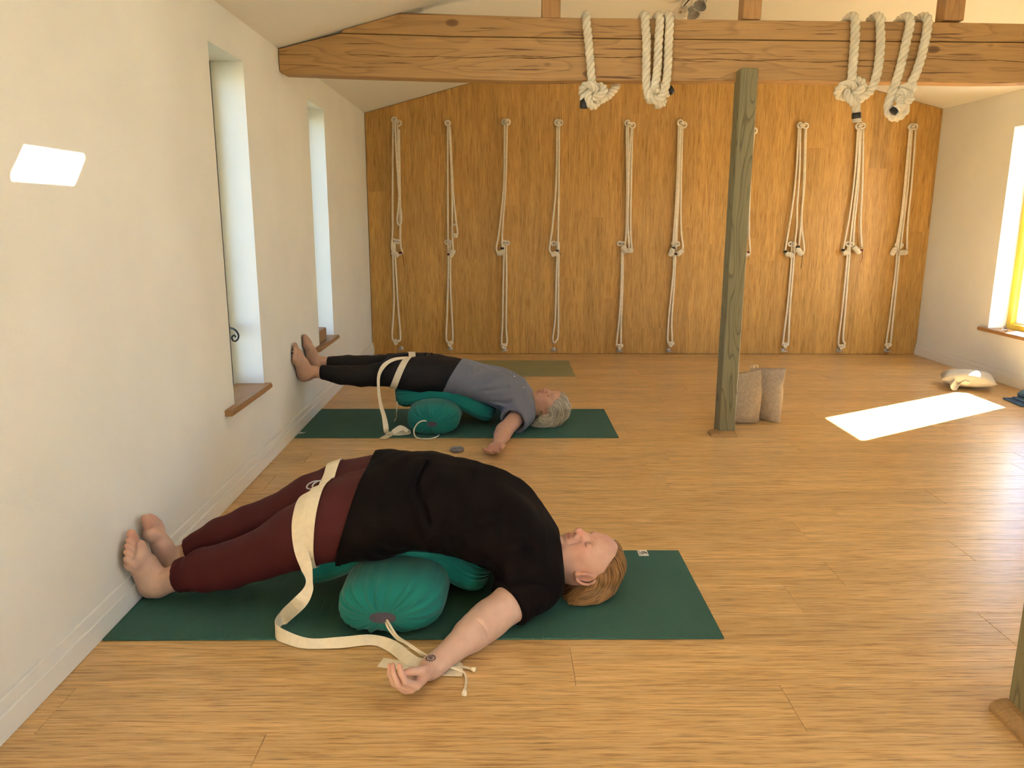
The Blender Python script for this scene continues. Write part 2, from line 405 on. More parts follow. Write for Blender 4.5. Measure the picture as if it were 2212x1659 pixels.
# right wall, window towards the far end
RW = (3.11, 3.86, .372, 1.868)
RW_ADDED = (-2.60, -2.10, .372, 1.868)   # unseen window behind the camera, added for light from the right
wr = cells('wall_right', (W, 5.13), M['plaster'], [YN, RW_ADDED[0], RW_ADDED[1], RW[0], RW[1], YF+.014], [-.2, RW[2], RW[3], 2.36], [RW, RW_ADDED]); tag(wr, kind='structure')
wro = cells('wall_right_outer', (5.13, 5.25), M['plaster'], [YN, -2.55, -2.15, 3.235, 3.795, YF+.3], [-.2, .34, 1.875, 2.36], [(3.235, 3.795, .34, 1.875), (-2.55, -2.15, .34, 1.875)]); tag(wro, kind='structure'); 
wro.name = 'trim_1'
# near wall behind the camera with a glazed opening added for soft frontal light
NW_ADDED = (2.9, 4.2, .15, 2.0)
wnr = cells('wall_near', (YN-.25, YN), M['plaster'], [-TH, NW_ADDED[0], NW_ADDED[1], W+TH], [-.2, NW_ADDED[2], NW_ADDED[3], 2.9], [NW_ADDED], axis='xz'); tag(wnr, kind='structure')
# sloping ceiling, left slope with a small rooflight
RL = (1.10, 1.46, .605, 1.03); RL_ADDED = (2.62, 3.55, -1.40, -.35)   # RL_ADDED: unseen rooflight, added to brighten the floor in front
def slope(v): return Vector((v.x, v.y, v.z+(ZL+(ZT-ZL)*v.x/XR if v.x < XR+1e-4 else ZR+(ZT-ZR)*(W-v.x)/(W-XR))))
cl = cells('ceiling', (0, .16), M['ceil'], [-TH, RL[0], RL[1], XR, RL_ADDED[0], RL_ADDED[1], W+TH], [YN-.25, RL_ADDED[2], RL_ADDED[3], RL[2], RL[3], YF+.3], [RL, RL_ADDED], slope, axis='xy'); tag(cl, kind='structure')
# skirting boards: a lower board with a thinner upper step
for nm, x0, s in (('baseboard_left', 0, 1), ('baseboard_right', W, -1)):
    bm = bmesh.new()
    a, b = sorted((x0, x0+s*.016)); bm_box(bm, (a, YN, 0.0005), (b, YF-.001, .065), .002)
    a, b = sorted((x0, x0+s*.009)); bm_box(bm, (a, YN, .064), (b, YF-.001, .099), .002)
    tag(bmobj(nm, bm, M['skirt']), kind='structure')

def window(n, plane, ya, yb, za, zb, inward, fw_=.055, dp=.06, axis='x', bars=(), fmat='yellow'):
    """frame of four rails, pane and a dark seal; plane = frame's centre"""
    bm = bmesh.new(); p0, p1 = plane-dp/2, plane+dp/2
    def B(bm_, lo, hi, ch=.004):
        (a0, b0, c0), (a1, b1, c1) = lo, hi
        if axis == 'x': bm_box(bm_, (a0, b0, c0), (a1, b1, c1), ch)
        else: bm_box(bm_, (b0, a0, c0), (b1, a1, c1), ch)
    B(bm, (p0, ya, za), (p1, ya+fw_, zb)); B(bm, (p0, yb-fw_, za), (p1, yb, zb))
    B(bm, (p0, ya+fw_, za), (p1, yb-fw_, za+fw_)); B(bm, (p0, ya+fw_, zb-fw_), (p1, yb-fw_, zb))
    for y in bars: B(bm, (p0, y-fw_/2, za+fw_), (p1, y+fw_/2, zb-fw_))
    o = bmobj('window_%d' % n, bm, M[fmat]); tag(o, kind='structure')
    bm = bmesh.new(); B(bm, (plane-.004, ya+fw_-.005, za+fw_-.005), (plane+.004, yb-fw_+.005, zb-fw_+.005), 0); bmobj('pane', bm, M['glass'], o)
    if n == 3:
        bm = bmesh.new(); p_ = .017
        for lo, hi in (((ya+fw_, za+fw_), (ya+fw_+p_, zb-fw_)), ((yb-fw_-p_, za+fw_), (yb-fw_, zb-fw_)), ((ya+fw_+p_, za+fw_), (yb-fw_-p_, za+fw_+p_)), ((ya+fw_+p_, zb-fw_-p_), (yb-fw_-p_, zb-fw_))):
            B(bm, (plane+.006, lo[0], lo[1]), (plane+.024, hi[0], hi[1]), .001)
        bmobj('glazing_bead', bm, M['lampw'], o); return o
    bm = bmesh.new(); q = plane+inward*(dp/2+.002); e = .006
    for lo, hi in (((ya+.001, za), (ya+e, zb)), ((yb-e, za), (yb-.001, zb)), ((ya, zb-e), (yb, zb-.001))):
        B(bm, (q-.002, lo[0], lo[1]), (q+.002, hi[0], hi[1]), 0)
    bmobj('seal', bm, M['seal'], o)
    return o
w1 = window(1, -.183, 1.271, 1.699, .395, 1.896, 1); w2 = window(2, -.183, 2.881, 3.309, .395, 1.894, 1)
w3 = window(3, 5.10, 3.111, 3.859, .375, 1.867, -1, fw_=.046)
w5 = window(5, 5.10, -2.599, -2.101, .375, 1.867, -1)  # frame of the added window, out of view
w4 = window(4, YN-.12, 2.901, 4.199, .151, 1.999, 1, axis='y', bars=(3.55,))  # frame of the added near-wall opening, out of view
# oak window boards
for nm, lo, hi in (('trim_2', (-.134, 1.271, .3945), (.0, 1.699, .3952)), ):
    pass
def sill(name, x0, x1, xw, ya, yb, oa, ob, zt, th=.026):
    s = 1 if x1 > x0 else -1; e = xw+s*.0006
    pts = [(x0, oa+.001), (e, oa+.001), (e, ya), (x1, ya), (x1, yb), (e, yb), (e, ob-.001), (x0, ob-.001)]
    bm = bmesh.new(); A = [bm.verts.new((*p, zt-th)) for p in pts]; B = [bm.verts.new((*p, zt)) for p in pts]
    bm.faces.new(A); bm.faces.new(B)
    for k in range(8): bm.faces.new((A[k], A[(k+1) % 8], B[(k+1) % 8], B[k]))
    bmesh.ops.recalc_face_normals(bm, faces=bm.faces[:])
    front = [q for q in bm.edges if all(abs(v.co.x-x1) < 1e-5 for v in q.verts)]
    bmesh.ops.bevel(bm, geom=front, offset=.006, segments=2, affect='EDGES')
    o = bmobj(name, bm, M['sill']); tag(o, kind='structure'); return o
sill('trim_2', -.135, .038, 0, 1.145, 1.715, 1.27, 1.70, .403)
sill('trim_3', -.135, .038, 0, 2.745, 3.325, 2.88, 3.31, .403)
sill('trim_4', 5.068, W-.045, W, 3.08, 3.93, 3.11, 3.86, .384)

# outdoors: lawn and a hedge seen through the right window
g = box('lawn', (-30, -30, -.6), (40, 40, -.45), M['grass']); tag(g, kind='structure'); g.name = 'ground'
def shrub(name, c, r, n, label, seed):
    rnd = random.Random(seed); t = thing(name, label, 'bush', (c[0], c[1], -.45)); mb = MB()
    for _ in range(n):
        th, ph = rnd.uniform(0, 2*PI), math.acos(rnd.uniform(-.6, 1)); q = rnd.uniform(.6, 1)
        p = np.array([c[0]+r[0]*q*math.sin(ph)*math.cos(th), c[1]+r[1]*q*math.sin(ph)*math.sin(th), c[2]+r[2]*q*math.cos(ph)])
        a, b = np.array([rnd.gauss(0, 1) for _ in range(3)]), np.array([rnd.gauss(0, 1) for _ in range(3)])
        a /= np.linalg.norm(a); b -= a*np.dot(a, b); b /= np.linalg.norm(b); l = rnd.uniform(.04, .075)
        mb.raw([p-a*l, p+b*l*.45, p+a*l, p-b*l*.45], [(0, 1, 2, 3)])
    o = mb.build('foliage', M['leaf'], t, False); o['kind'] = 'stuff'
    MB().tube([(c[0], c[1], -.45), (c[0]+.02, c[1], c[2])], [.04, .02], 7).build('stem', M['stud'], t)
shrub('garden_bush', (6.75, 5.15, -.05), (.55, .7, .55), 2600, 'leafy green bush outside the right-hand window', 3)

# ------------------------------------------------------------------ timber frame
def prism(name, poly, a, b, ax, m, parent=None, ch=.003):
    """polygon extruded along axis ax from a to b"""
    bm = bmesh.new()
    def P3(p, t): return {'y': (p[0], t, p[1]), 'x': (t, p[0], p[1])}[ax]
    A = [bm.verts.new(P3(p, a)) for p in poly]; B = [bm.verts.new(P3(p, b)) for p in poly]
    bm.faces.new(A); bm.faces.new(B[::-1])
    for i in range(len(poly)): j = (i+1) % len(poly); bm.faces.new((A[i], B[i], B[j], A[j]))
    bmesh.ops.recalc_face_normals(bm, faces=bm.faces[:])
    if ch: bmesh.ops.bevel(bm, geom=bm.edges[:], offset=ch, segments=1, affect='EDGES')
    o = bmobj(name, bm, m)
    if parent is not None: adopt(o, parent)
    return o
BY0, BY1 = 2.285, 2.395
beam = thing('tie_beam', 'long pine tie beam of two stacked timbers crossing the room below the ceiling', 'beam', (XR, BY0, 1.92))
cz = lambda x: ceil_z(x)-.003
def wav(x, z, a=.003): return z+a*math.sin(x*3.1)+a*.6*math.sin(x*7.7+1)
lowp = [(.004, cz(0)), (.004, 1.955), (.02, 1.944)]+[(x, wav(x, 1.918 if x > .9 else 1.941-.023*x/.9)) for x in np.linspace(.1, W-.05, 26)]+[(W-.002, 1.918), (W-.002, 2.112)]
spl = [(x, 2.150-.018*min(1, x/1.0)-.017*min(1, x/3.5)) for x in (3.9, 3, 2, 1.4, .9, .6, .33)]
prism('lower_timber', lowp+spl, BY0, BY1, 'y', M['beam'], beam)
prism('upper_timber', [(x, z+.004) for x, z in spl[::-1]]+[(W-.002, 2.116), (W-.002, 2.150), (4.68, cz(4.68)), (4.6, 2.200), (3.5, 2.214), (2.4, 2.219), (1.4, 2.226), (.74, 2.243), (.645, cz(.645)), (.35, cz(.35))], BY0+.002, BY1, 'y', M['beam'], beam)
rb = random.Random(3)
for (x0, x1, z0, wd) in ((.30, 1.5, 2.035, .0035), (1.15, 2.75, 2.028, .005), (2.6, 3.5, 2.02, .004), (3.2, 4.3, 2.026, .0035), (.9, 1.25, 2.165, .002), (1.9, 2.3, 2.172, .0025), (2.75, 3.2, 2.17, .002), (3.9, 4.5, 2.165, .0025)):
    n = int((x1-x0)/.03); P = []; Q = []
    for i in range(n+1):
        x = x0+(x1-x0)*i/n; z = z0+.006*math.sin(x*4+z0*50)+.003*math.sin(x*17)+rb.uniform(-.0008, .0008); w_ = wd*.5*min(1, i/4, (n-i)/4)*rb.uniform(.5, 1.2)
        yb = BY0-(.0004 if z0 < 2.1 else -.0016); P.append((x, yb, z-w_)); Q.append((x, yb, z+w_))
    V = P+Q; adopt(mesh('drying_check', V, [(i, i+1, n+2+i, n+1+i) for i in range(n)], M['sub']), beam)
for x0, x1, lb in ((1.382, 1.478, 'short upright stud on the beam, the one left of every hanging rope'), (2.432, 2.527, 'middle upright stud on the beam, above the green post'), (3.490, 3.594, 'short upright stud on the beam, the one right of the last two ropes')):
    zt = [min(cz(x0), cz(x1)), 0][0]
    pts = [(x0, 2.224), (x1, 2.224), (x1, cz(x1)), (x0, cz(x0))] if not (x0 < XR < x1) else [(x0, 2.224), (x1, 2.224), (x1, cz(x1)), (XR, cz(XR)), (x0, cz(x0))]
    o = prism('truss_stud', pts, BY0+.004, BY1-.01, 'y', M['stud'])
    tag(o, lb, 'stud', 'uprights standing on the tie beam')
def strip(name, p, q, w, h, m, parent):
    """rounded skirting strip from p to q"""
    p, q = np.array(p, float), np.array(q, float); d = (q-p)/np.linalg.norm(q-p); n = np.array([-d[1], d[0], 0])
    prof = [(0, 0), (w, 0)]+[(w*math.cos(a)*1.0, h*.35+h*.65*math.sin(a)) for a in np.linspace(0, PI/2, 5)]
    V = [c+n*u+np.array([0, 0, v]) for c in (p, q) for u, v in prof]; k = len(prof)
    Fc = [tuple(range(k)), tuple(range(2*k-1, k-1, -1))]+[(i, k+i, k+(i+1) % k, (i+1) % k) for i in range(k)]
    o = mesh(name, V, Fc, m); adopt(o, parent); return o
post = thing('post', 'greenish square timber post holding up the beam, mid-room beside the sacks', 'post', (2.457, 2.25, 0), 'timber posts')
prism('post_shaft', [(2.195, .0005), (2.305, .0005), (2.305, 1.914), (2.2835, 1.914), (2.2835, 1.968), (2.195, 1.968)], 2.412, 2.503, 'x', M['post'], post, .004)
strip('foot_strip', (2.355, 2.1945, .0005), (2.500, 2.1945, .0005), -.055, .022, M['skirtwood'], post)
strip('foot_strip', (2.4115, 2.15, .0005), (2.4115, 2.235, .0005), .055, .022, M['skirtwood'], post)
post2 = thing('post', 'timber post cut off by the lower right edge of the picture', 'post', (2.50, -.39, 0), 'timber posts')
o = box('post_shaft', (2.447, -.445, .0005), (2.552, -.338, ceil_z(2.552)-.005), M['post'], None, .004); adopt(o, post2)
strip('foot_strip', (2.4465, -.56, .0005), (2.4465, -.335, .0005), .042, .034, M['skirtwood'], post2)

# ------------------------------------------------------------------ thick ropes on the beam
YB, YK = BY0-.026, BY1+.026
def fr(px, py, dy=0): return at(px, py, 'y', YB-dy)
def over(x): return [(x, YB, 2.185), (x, YB+.006, 2.222), (x, BY0+.02, 2.244), (x, BY1-.02, 2.244), (x, YK-.006, 2.222), (x, YK, 2.17)]
def knot(mb, c, s, r, ph=0, tilt=0):
    t = np.linspace(ph, ph+2*PI, 60)
    x, z, y = np.sin(t)+2*np.sin(2*t), np.cos(t)-2*np.cos(2*t), -1.3*np.sin(3*t)
    ca, sa = math.cos(tilt), math.sin(tilt)
    P = np.stack([c[0]+s/3*(x*ca-z*sa), c[1]+s/3*y, c[2]+s/3*(x*sa+z*ca)], 1); mb.twist(P, r, .09)
def tape(p, q, r, parent):
    p, q = np.array(p), np.array(q); MB().tube([p, p+(q-p)*.9, q], [r, r*1.03, r*.95], 12).build('tape_end', M['tape'], parent)
RR = .0225
t1 = thing('beam_rope', 'thick knotted rope over the beam, alone, furthest left of the four', 'rope', (2.2, YB, 2.24), 'thick ropes looped over the tie beam')
xa, xb = fr(1267, 60)[0], fr(1325, 150)[0]
mb = MB(); kc = fr(1281, 203, .02)
pts = [kc+(0, 0, .03), fr(1278, 170), fr(1274, 120), fr(1270, 75)]+over(xa)+[(xa+.03, YK, 2.08), (xb, YK, 1.98), at(1334, 178, 'y', YK), at(1318, 203, 'y', 2.36), at(1302, 214, 'y', 2.30), kc+(.03, .01, -.03)]
mb.twist(spline(pts, 8), RR); mb.build('rope_loop', M['bigrope'], t1)
mb = MB(); knot(mb, kc, .062, RR*.9); tp = fr(1262, 214, .02)
mb.twist(spline([kc+(-.02, 0, 0), kc+(-.05, -.01, -.02), tp], 6), RR*.95); mb.build('knot', M['bigrope'], t1)
tape(tp+(0, 0, .006), fr(1261, 234, .02), RR*.98, t1)
t2 = thing('beam_rope', 'thick rope over the beam with three hanging strands gathered in a bundle', 'rope', (2.6, YB, 2.24), 'thick ropes looped over the tie beam')
mb = MB(); x1, x2, x3 = fr(1394, 60)[0], fr(1425, 60)[0], fr(1446, 60)[0]
pts = [(x3, YK, 2.08)]+over(x3)[::-1]+[fr(1444, 100), fr(1442, 150), fr(1438, 185, .01), fr(1430, 208, .02), fr(1416, 217, .025), fr(1403, 208, .02), fr(1397, 185, .01), fr(1396, 140), fr(1397, 90)]+over(x1)+[(x1+.03, YK, 2.05), ((x1+x2)/2, YK+.01, 2.0), (x2-.02, YK, 2.05)]+over(x2)[::-1]+[fr(1422, 100), fr(1420, 150), fr(1416, 180, .02), fr(1413, 197, .045)]
mb.twist(spline(pts, 7), RR*1.02); mb.build('rope_loop', M['bigrope'], t2)
mb = MB(); knot(mb, fr(1420, 206, .0), .05, RR*.9, 1.0, .6)
mb.twist(spline([fr(1425, 200), fr(1436, 205, -.02), fr(1444, 197, -.02)], 6), RR*.9)
mb.twist(spline([fr(1418, 212), fr(1421, 224, -.01), fr(1422, 233, -.01)], 6), RR*.85); mb.build('knot', M['bigrope'], t2)
tape(fr(1443, 198, -.02), fr(1453, 192, -.02), RR*1.0, t2)
t3 = thing('beam_rope', 'thick rope over the beam with a round knot and a taped tail hanging straight', 'rope', (3.1, YB, 2.24), 'thick ropes looped over the tie beam')
mb = MB(); x1, x2 = fr(1847, 60)[0], fr(1901, 60)[0]; kc = fr(1838, 197, .02)
pts = [kc+(0, 0, .02), fr(1840, 170), fr(1844, 120), fr(1847, 80)]+over(x1)+[(x1+.05, YK, 2.08), ((x1+x2)/2, YK+.01, 2.05), (x2-.04, YK, 2.08)]+over(x2)[::-1]+[fr(1902, 90), fr(1899, 130), fr(1893, 165), fr(1882, 193, .01), fr(1866, 208, .02), kc+(.04, 0, -.045)]
mb.twist(spline(pts, 8), RR*1.05); mb.build('rope_loop', M['bigrope'], t3)
mb = MB(); knot(mb, kc, .066, RR*.95, .6, .4)
mb.twist(spline([kc+(.01, -.01, -.03), fr(1848, 222, .02), fr(1850, 244, .02)], 6), RR); mb.tube(spline([fr(1850, 254, .02), fr(1851, 259, .02), fr(1851, 264, .02)], 3), [.017]*3+[.024]*3+[.027], 12); mb.build('knot', M['bigrope'], t3)
tape(fr(1850, 244, .02), fr(1850, 256, .02), RR*1.03, t3)
t4 = thing('beam_rope', 'furthest right thick rope over the beam, slanting strands ending in chained knots', 'rope', (3.4, YB, 2.24), 'thick ropes looped over the tie beam')
mb = MB(); x1, x2 = fr(1965, 60)[0], fr(2003, 60)[0]
pts = [fr(1946, 228, .02), fr(1935, 252, .02), fr(1922, 247, .01), fr(1919, 226), fr(1929, 195), fr(1941, 160), fr(1952, 115), fr(1961, 75)]+over(x1)+[(x1+.03, YK, 2.08), ((x1+x2)/2, YK+.01, 2.04), (x2-.03, YK, 2.08)]+over(x2)[::-1]+[fr(2000, 80), fr(1991, 120), fr(1980, 155), fr(1969, 180), fr(1963, 195, .01)]
mb.twist(spline(pts, 8), RR*1.05); mb.build('rope_loop', M['bigrope'], t4)
mb = MB(); knot(mb, fr(1960, 196, .01), .036, RR*.8, .3, .3); knot(mb, fr(1951, 213, .02), .04, RR*.8, 1.4, -.4)
mb.twist(spline([fr(1951, 222, .02), fr(1957, 236), fr(1946, 250), fr(1936, 256)], 6), RR*.95)
mb.twist(spline([fr(1950, 225, .05), fr(1940, 233, .06), fr(1934, 237, .06)], 6), RR*.95); mb.build('knot', M['bigrope'], t4)
tape(fr(1934, 237, .06), fr(1928, 243, .06), RR*1.0, t4)

# ------------------------------------------------------------------ wall ropes
YR = YF-.03
def wp(px, py, d=0): return at(px, py, 'y', YR-d)
ORD = ['first', 'second', 'third', 'fourth', 'fifth', 'sixth', 'seventh', 'eighth', 'ninth', 'tenth']
# top hook(s), strands of the hanging rope, toggles (p, q, radius), ties (p, colour, thread), mid hook, strands of the lower loop, knot, foot ring
COLS = [
 dict(t=[(852, 259), (861, 266)], u=[[(849, 262), (848, 420), (848, 500), (846, 535), (850, 546)], [(853, 262), (856, 330), (862, 420), (867, 465), (866, 482), (861, 486), (858, 474), (861, 440), (862, 400), (860, 330), (858, 270)], [(862, 280), (864, 400), (865, 520), (869, 545), (863, 550)]],
      g=[((848, 545), (860, 552))], c=[((865, 547), 'red', [(868, 548), (872, 560), (873, 576)])], m=[(855, 521), 1], l=[[(850, 525), (849, 560), (851, 650), (847, 725), (852, 736)], [(853, 525), (854, 560), (859, 650), (865, 728), (860, 736)]], k=(855, 738), e=(866, 753)),
 dict(t=[(967, 266)], u=[[(967, 270), (967, 400), (968, 550)], [(970, 270), (976, 400), (977, 500), (979, 545)], [(972, 272), (978, 400), (984, 470), (988, 503), (983, 510)], [(983, 484), (980, 487)]],
      g=[((972, 554), (980, 541)), ((984, 506), (983, 512))], c=[((970, 550), 'red', None)], m=[(970, 523), 0], l=[[(968, 528), (968, 600), (965, 690), (964, 733), (971, 742)], [(973, 528), (973, 620), (977, 700), (978, 732), (974, 741)]], k=(972, 742), e=(973, 753)),
 dict(t=[(1090, 264), (1096, 264)], u=[[(1090, 268), (1088, 400), (1078, 500), (1072, 535), (1076, 548)], [(1095, 268), (1092, 400), (1085, 500), (1085, 540)]],
      g=[((1075, 548), (1088, 545))], c=[((1085, 537), 'tape', None)], m=[(1092, 524), 1], l=[[(1089, 530), (1087, 600), (1085, 700), (1083, 738), (1087, 745)], [(1093, 530), (1094, 600), (1093, 700), (1095, 738), (1090, 745)]], k=(1088, 747), e=(1090, 755)),
 dict(t=[(1204, 265), (1210, 265)], u=[[(1204, 270), (1201, 400), (1193, 490), (1187, 535), (1190, 546)], [(1208, 270), (1207, 400), (1205, 540)]],
      g=[((1192, 550), (1204, 547))], c=[((1204, 542), 'tape', [(1206, 543), (1210, 548), (1212, 551)])], m=[(1200, 526), 0], l=[[(1204, 530), (1201, 620), (1199, 690), (1194, 728), (1196, 740), (1202, 736), (1206, 720), (1206, 640), (1207, 530)]], k=None, e=(1196, 755)),
 dict(t=[(1355, 266), (1366, 271)], u=[[(1353, 270), (1354, 400), (1353, 490), (1350, 535)], [(1357, 270), (1357, 400), (1356, 480), (1359, 535)], [(1364, 275), (1360, 340), (1357, 430), (1354, 500)], [(1366, 275), (1363, 400), (1362, 500), (1365, 536)]],
      g=[((1347, 533), (1352, 545)), ((1357, 541), (1366, 541))], c=[], m=[(1343, 526), 1], l=[[(1343, 530), (1342, 610), (1338, 680), (1332, 742), (1336, 748)], [(1346, 530), (1345, 610), (1342, 690), (1341, 742), (1339, 746)]], k=(1339, 748), e=(1338, 757)),
 dict(t=[(1469, 265), (1477, 270)], u=[[(1466, 270), (1462, 400), (1453, 535)], [(1469, 270), (1464, 400), (1457, 535)], [(1471, 272), (1467, 400), (1460, 540)], [(1474, 275), (1471, 400), (1471, 490), (1475, 530), (1474, 540)]],
      g=[((1453, 538), (1448, 552)), ((1463, 550), (1474, 541))], c=[((1455, 536), 'tape', None), ((1461, 549), 'tape', None)], m=[(1460, 526), 0], l=[[(1456, 530), (1454, 590), (1445, 680), (1442, 730), (1446, 744)], [(1460, 530), (1457, 600), (1451, 690), (1452, 738), (1449, 743)]], k=(1449, 743), e=(1445, 757)),
 dict(t=[(1611, 266), (1620, 268), (1629, 283)], u=[[(1610, 272), (1606, 400), (1596, 530)], [(1629, 286), (1623, 350), (1619, 440), (1618, 500), (1620, 543), (1616, 548)]],
      g=[((1594, 548), (1604, 545)), ((1610, 551), (1617, 549))], c=[((1616, 546), 'red', [(1616, 548), (1617, 556), (1617, 562)])], m=[(1602, 528), 1], l=[[(1600, 532), (1590, 640), (1583, 738), (1588, 745)], [(1604, 532), (1600, 640), (1594, 738), (1590, 745)]], k=(1588, 747), e=(1588, 757)),
 dict(t=[(1728, 271), (1740, 272)], u=[[(1725, 276), (1720, 370), (1711, 450), (1702, 505), (1696, 541)], [(1729, 276), (1727, 370), (1722, 445), (1721, 490), (1717, 525), (1717, 545), (1712, 552)], [(1739, 278), (1736, 390), (1731, 470), (1726, 530)], [(1741, 278), (1738, 390), (1732, 455), (1732, 490), (1737, 535), (1735, 549)]],
      g=[((1698, 548), (1712, 552)), ((1722, 536), (1731, 550))], c=[((1696, 544), 'green_t', None), ((1724, 534), 'green_t', [(1727, 536), (1733, 548), (1732, 565), (1730, 580)])], m=[(1712, 527), 0], l=[[(1710, 532), (1709, 570), (1700, 670), (1692, 735), (1695, 742)], [(1715, 532), (1714, 570), (1706, 670), (1703, 738), (1700, 743)]], k=(1696, 745), e=(1693, 757)),
 dict(t=[(1854, 273), (1863, 272)], u=[[(1853, 278), (1846, 380), (1836, 460), (1822, 538)], [(1857, 278), (1852, 380), (1842, 470), (1834, 545)], [(1860, 280), (1854, 400), (1846, 480), (1843, 530)], [(1865, 278), (1863, 400), (1859, 480), (1862, 536)]],
      g=[((1822, 547), (1834, 544)), ((1845, 534), (1856, 546))], c=[((1821, 541), 'tape', None), ((1860, 541), 'red', [(1862, 542), (1863, 555), (1858, 568)])], m=[(1837, 527), 1], l=[[(1832, 532), (1826, 600), (1818, 680), (1811, 738), (1815, 747)], [(1837, 532), (1832, 590), (1826, 670), (1821, 730), (1825, 742), (1820, 748)]], k=(1818, 749), e=(1812, 757)),
 dict(t=[(1969, 274), (1976, 274)], u=[[(1965, 279), (1956, 380), (1947, 465), (1935, 538)], [(1967, 279), (1958, 380), (1950, 465), (1939, 538)], [(1970, 280), (1963, 380), (1957, 440), (1945, 538)], [(1978, 280), (1970, 390), (1961, 480), (1959, 542)]],
      g=[((1934, 537), (1926, 550)), ((1944, 546), (1958, 545))], c=[], m=[(1943, 529), 0], l=[[(1937, 534), (1936, 570), (1922, 690), (1915, 738), (1918, 747)], [(1941, 534), (1941, 570), (1929, 690), (1924, 738), (1921, 746)]], k=(1918, 746), e=(1916, 757)),
]
RW_ = .0085
def hook_mb(c, two): return c
for ci, d in enumerate(COLS):
    nm = ORD[ci]; t0 = wp(*d['t'][0]); hid = ci == 6
    where = '%s wall rope from the left' % nm
    # top eye
    h = thing('wall_eye', 'steel eye at the top of the %s' % where, 'hook', (t0[0], YF, t0[2]), 'steel eyes in the bamboo wall')
    MB().tube([(t0[0], YF-.001, t0[2]), (t0[0], YF-.008, t0[2])], .022, 14).build('plate', M['steel'], h)
    MB().ring((t0[0], YF-.026, t0[2]), .018, .0045, 'x').build('ring', M['steel'], h)
    r = thing('wall_rope', 'long cream rope on the top eye, the %s' % where, 'rope', (t0[0], YR, t0[2]), 'long cotton ropes hung from the top wall eyes')
    mb = MB()
    for si, u in enumerate(d['u']):
        P = np.array([wp(px, py, .004*(si % 2)) for px, py in u]); mb.tube(spline(P, 8), RW_, 8)
    for (px, py) in d['t']:
        c = wp(px, py); mb.ring((c[0], YR-.004, c[2]), .021, RW_*.95, 'y', 18, 7)
    if len(d['t']) > 1: mb.tube(spline([wp(*d['t'][0], .02), (wp(*d['t'][0])+wp(*d['t'][-1]))/2+np.array([0, -.02, .005]), wp(*d['t'][-1], .018)], 5), RW_*.95, 7)
    mb.build('cord', M['rope'], r)
    for p, q in d['g']:
        P, Q = wp(*p, .022), wp(*q, .022); L = np.linalg.norm(Q-P); mb = MB()
        n = max(2, int(L/.011)); dr = (Q-P)/L
        for i in range(n+1):
            c = P+(Q-P)*i/n; T, N, B = frames(np.array([c-dr, c, c+dr])); a = np.linspace(0, 2*PI, 17)
            rr = .0165 if 0 < i < n else .0135
            mb.tube(c+rr*(np.cos(a)[:, None]*N[1]+np.sin(a)[:, None]*B[1]), .0078, 7)
        mb.tube([P-dr*.006, Q+dr*.006], .013, 8); mb.build('toggle', M['rope'], r)
    for p, cname, th in d['c']:
        mb = MB(); c = wp(*p, .026); mb.ring(c, .011, .0065, 'z', 12, 6); mb.ring(c+(0, 0, .005), .0105, .006, 'z', 12, 6)
        if th: mb.tube(spline([wp(px, py, .03) for px, py in th], 6), .0022, 5)
        mb.build('binding', M[cname], r)
    # middle eye and the lower loop
    m0 = wp(*d['m'][0])
    h = thing('wall_eye', 'steel eye half way up the %s' % where, 'hook', (m0[0], YF, m0[2]), 'steel eyes in the bamboo wall')
    MB().tube([(m0[0], YF-.001, m0[2]), (m0[0], YF-.008, m0[2])], .022, 14).build('plate', M['steel'], h)
    MB().ring((m0[0], YF-.026, m0[2]), .018, .0045, 'z' if d['m'][1] else 'x').build('ring', M['steel'], h)
    r = thing('wall_rope', 'short cream loop on the middle eye, below the %s' % where, 'rope', (m0[0], YR, m0[2]), 'short cotton loops hung from the middle wall eyes')
    mb = MB()
    for u in d['l']: mb.tube(spline([wp(px, py, -.008) for px, py in u], 8), RW_, 8)
    mb.ring((m0[0]-.018, YR+.004, m0[2]), .017, RW_*.9, 'y', 16, 7); mb.ring((m0[0]+.016, YR+.002, m0[2]-.004), .016, RW_*.9, 'y', 16, 7)
    mb.build('cord', M['rope'], r)
    if d['k']:
        mb = MB(); c = wp(*d['k'], -.004)
        knot_t = np.linspace(0, 2*PI, 40)
        P = np.stack([c[0]+.0085*(np.sin(knot_t)+2*np.sin(2*knot_t)), c[1]-.008*np.sin(3*knot_t)-.004, c[2]+.0075*(np.cos(knot_t)-2*np.cos(2*knot_t))], 1)
        mb.tube(P, RW_, 7); mb.build('knot', M['rope'], r)
    e0 = at(*d['e'], 'y', YF-.02)
    h = thing('wall_eye', 'steel eye by the floor, below the %s' % where, 'hook', (e0[0], YF, e0[2]), 'steel eyes in the bamboo wall')
    MB().tube([(e0[0], YF-.001, e0[2]), (e0[0], YF-.005, e0[2])], .019, 14).build('plate', M['steel'], h)
    mb = MB(); a = np.linspace(0, 2*PI, 20); mb.tube(np.stack([e0[0]+.026*np.cos(a), YF-.032+.026*np.sin(a), e0[2]-.008-.004*np.sin(a)], 1), .005, 7)
    mb.build('ring', M['steel'], h)

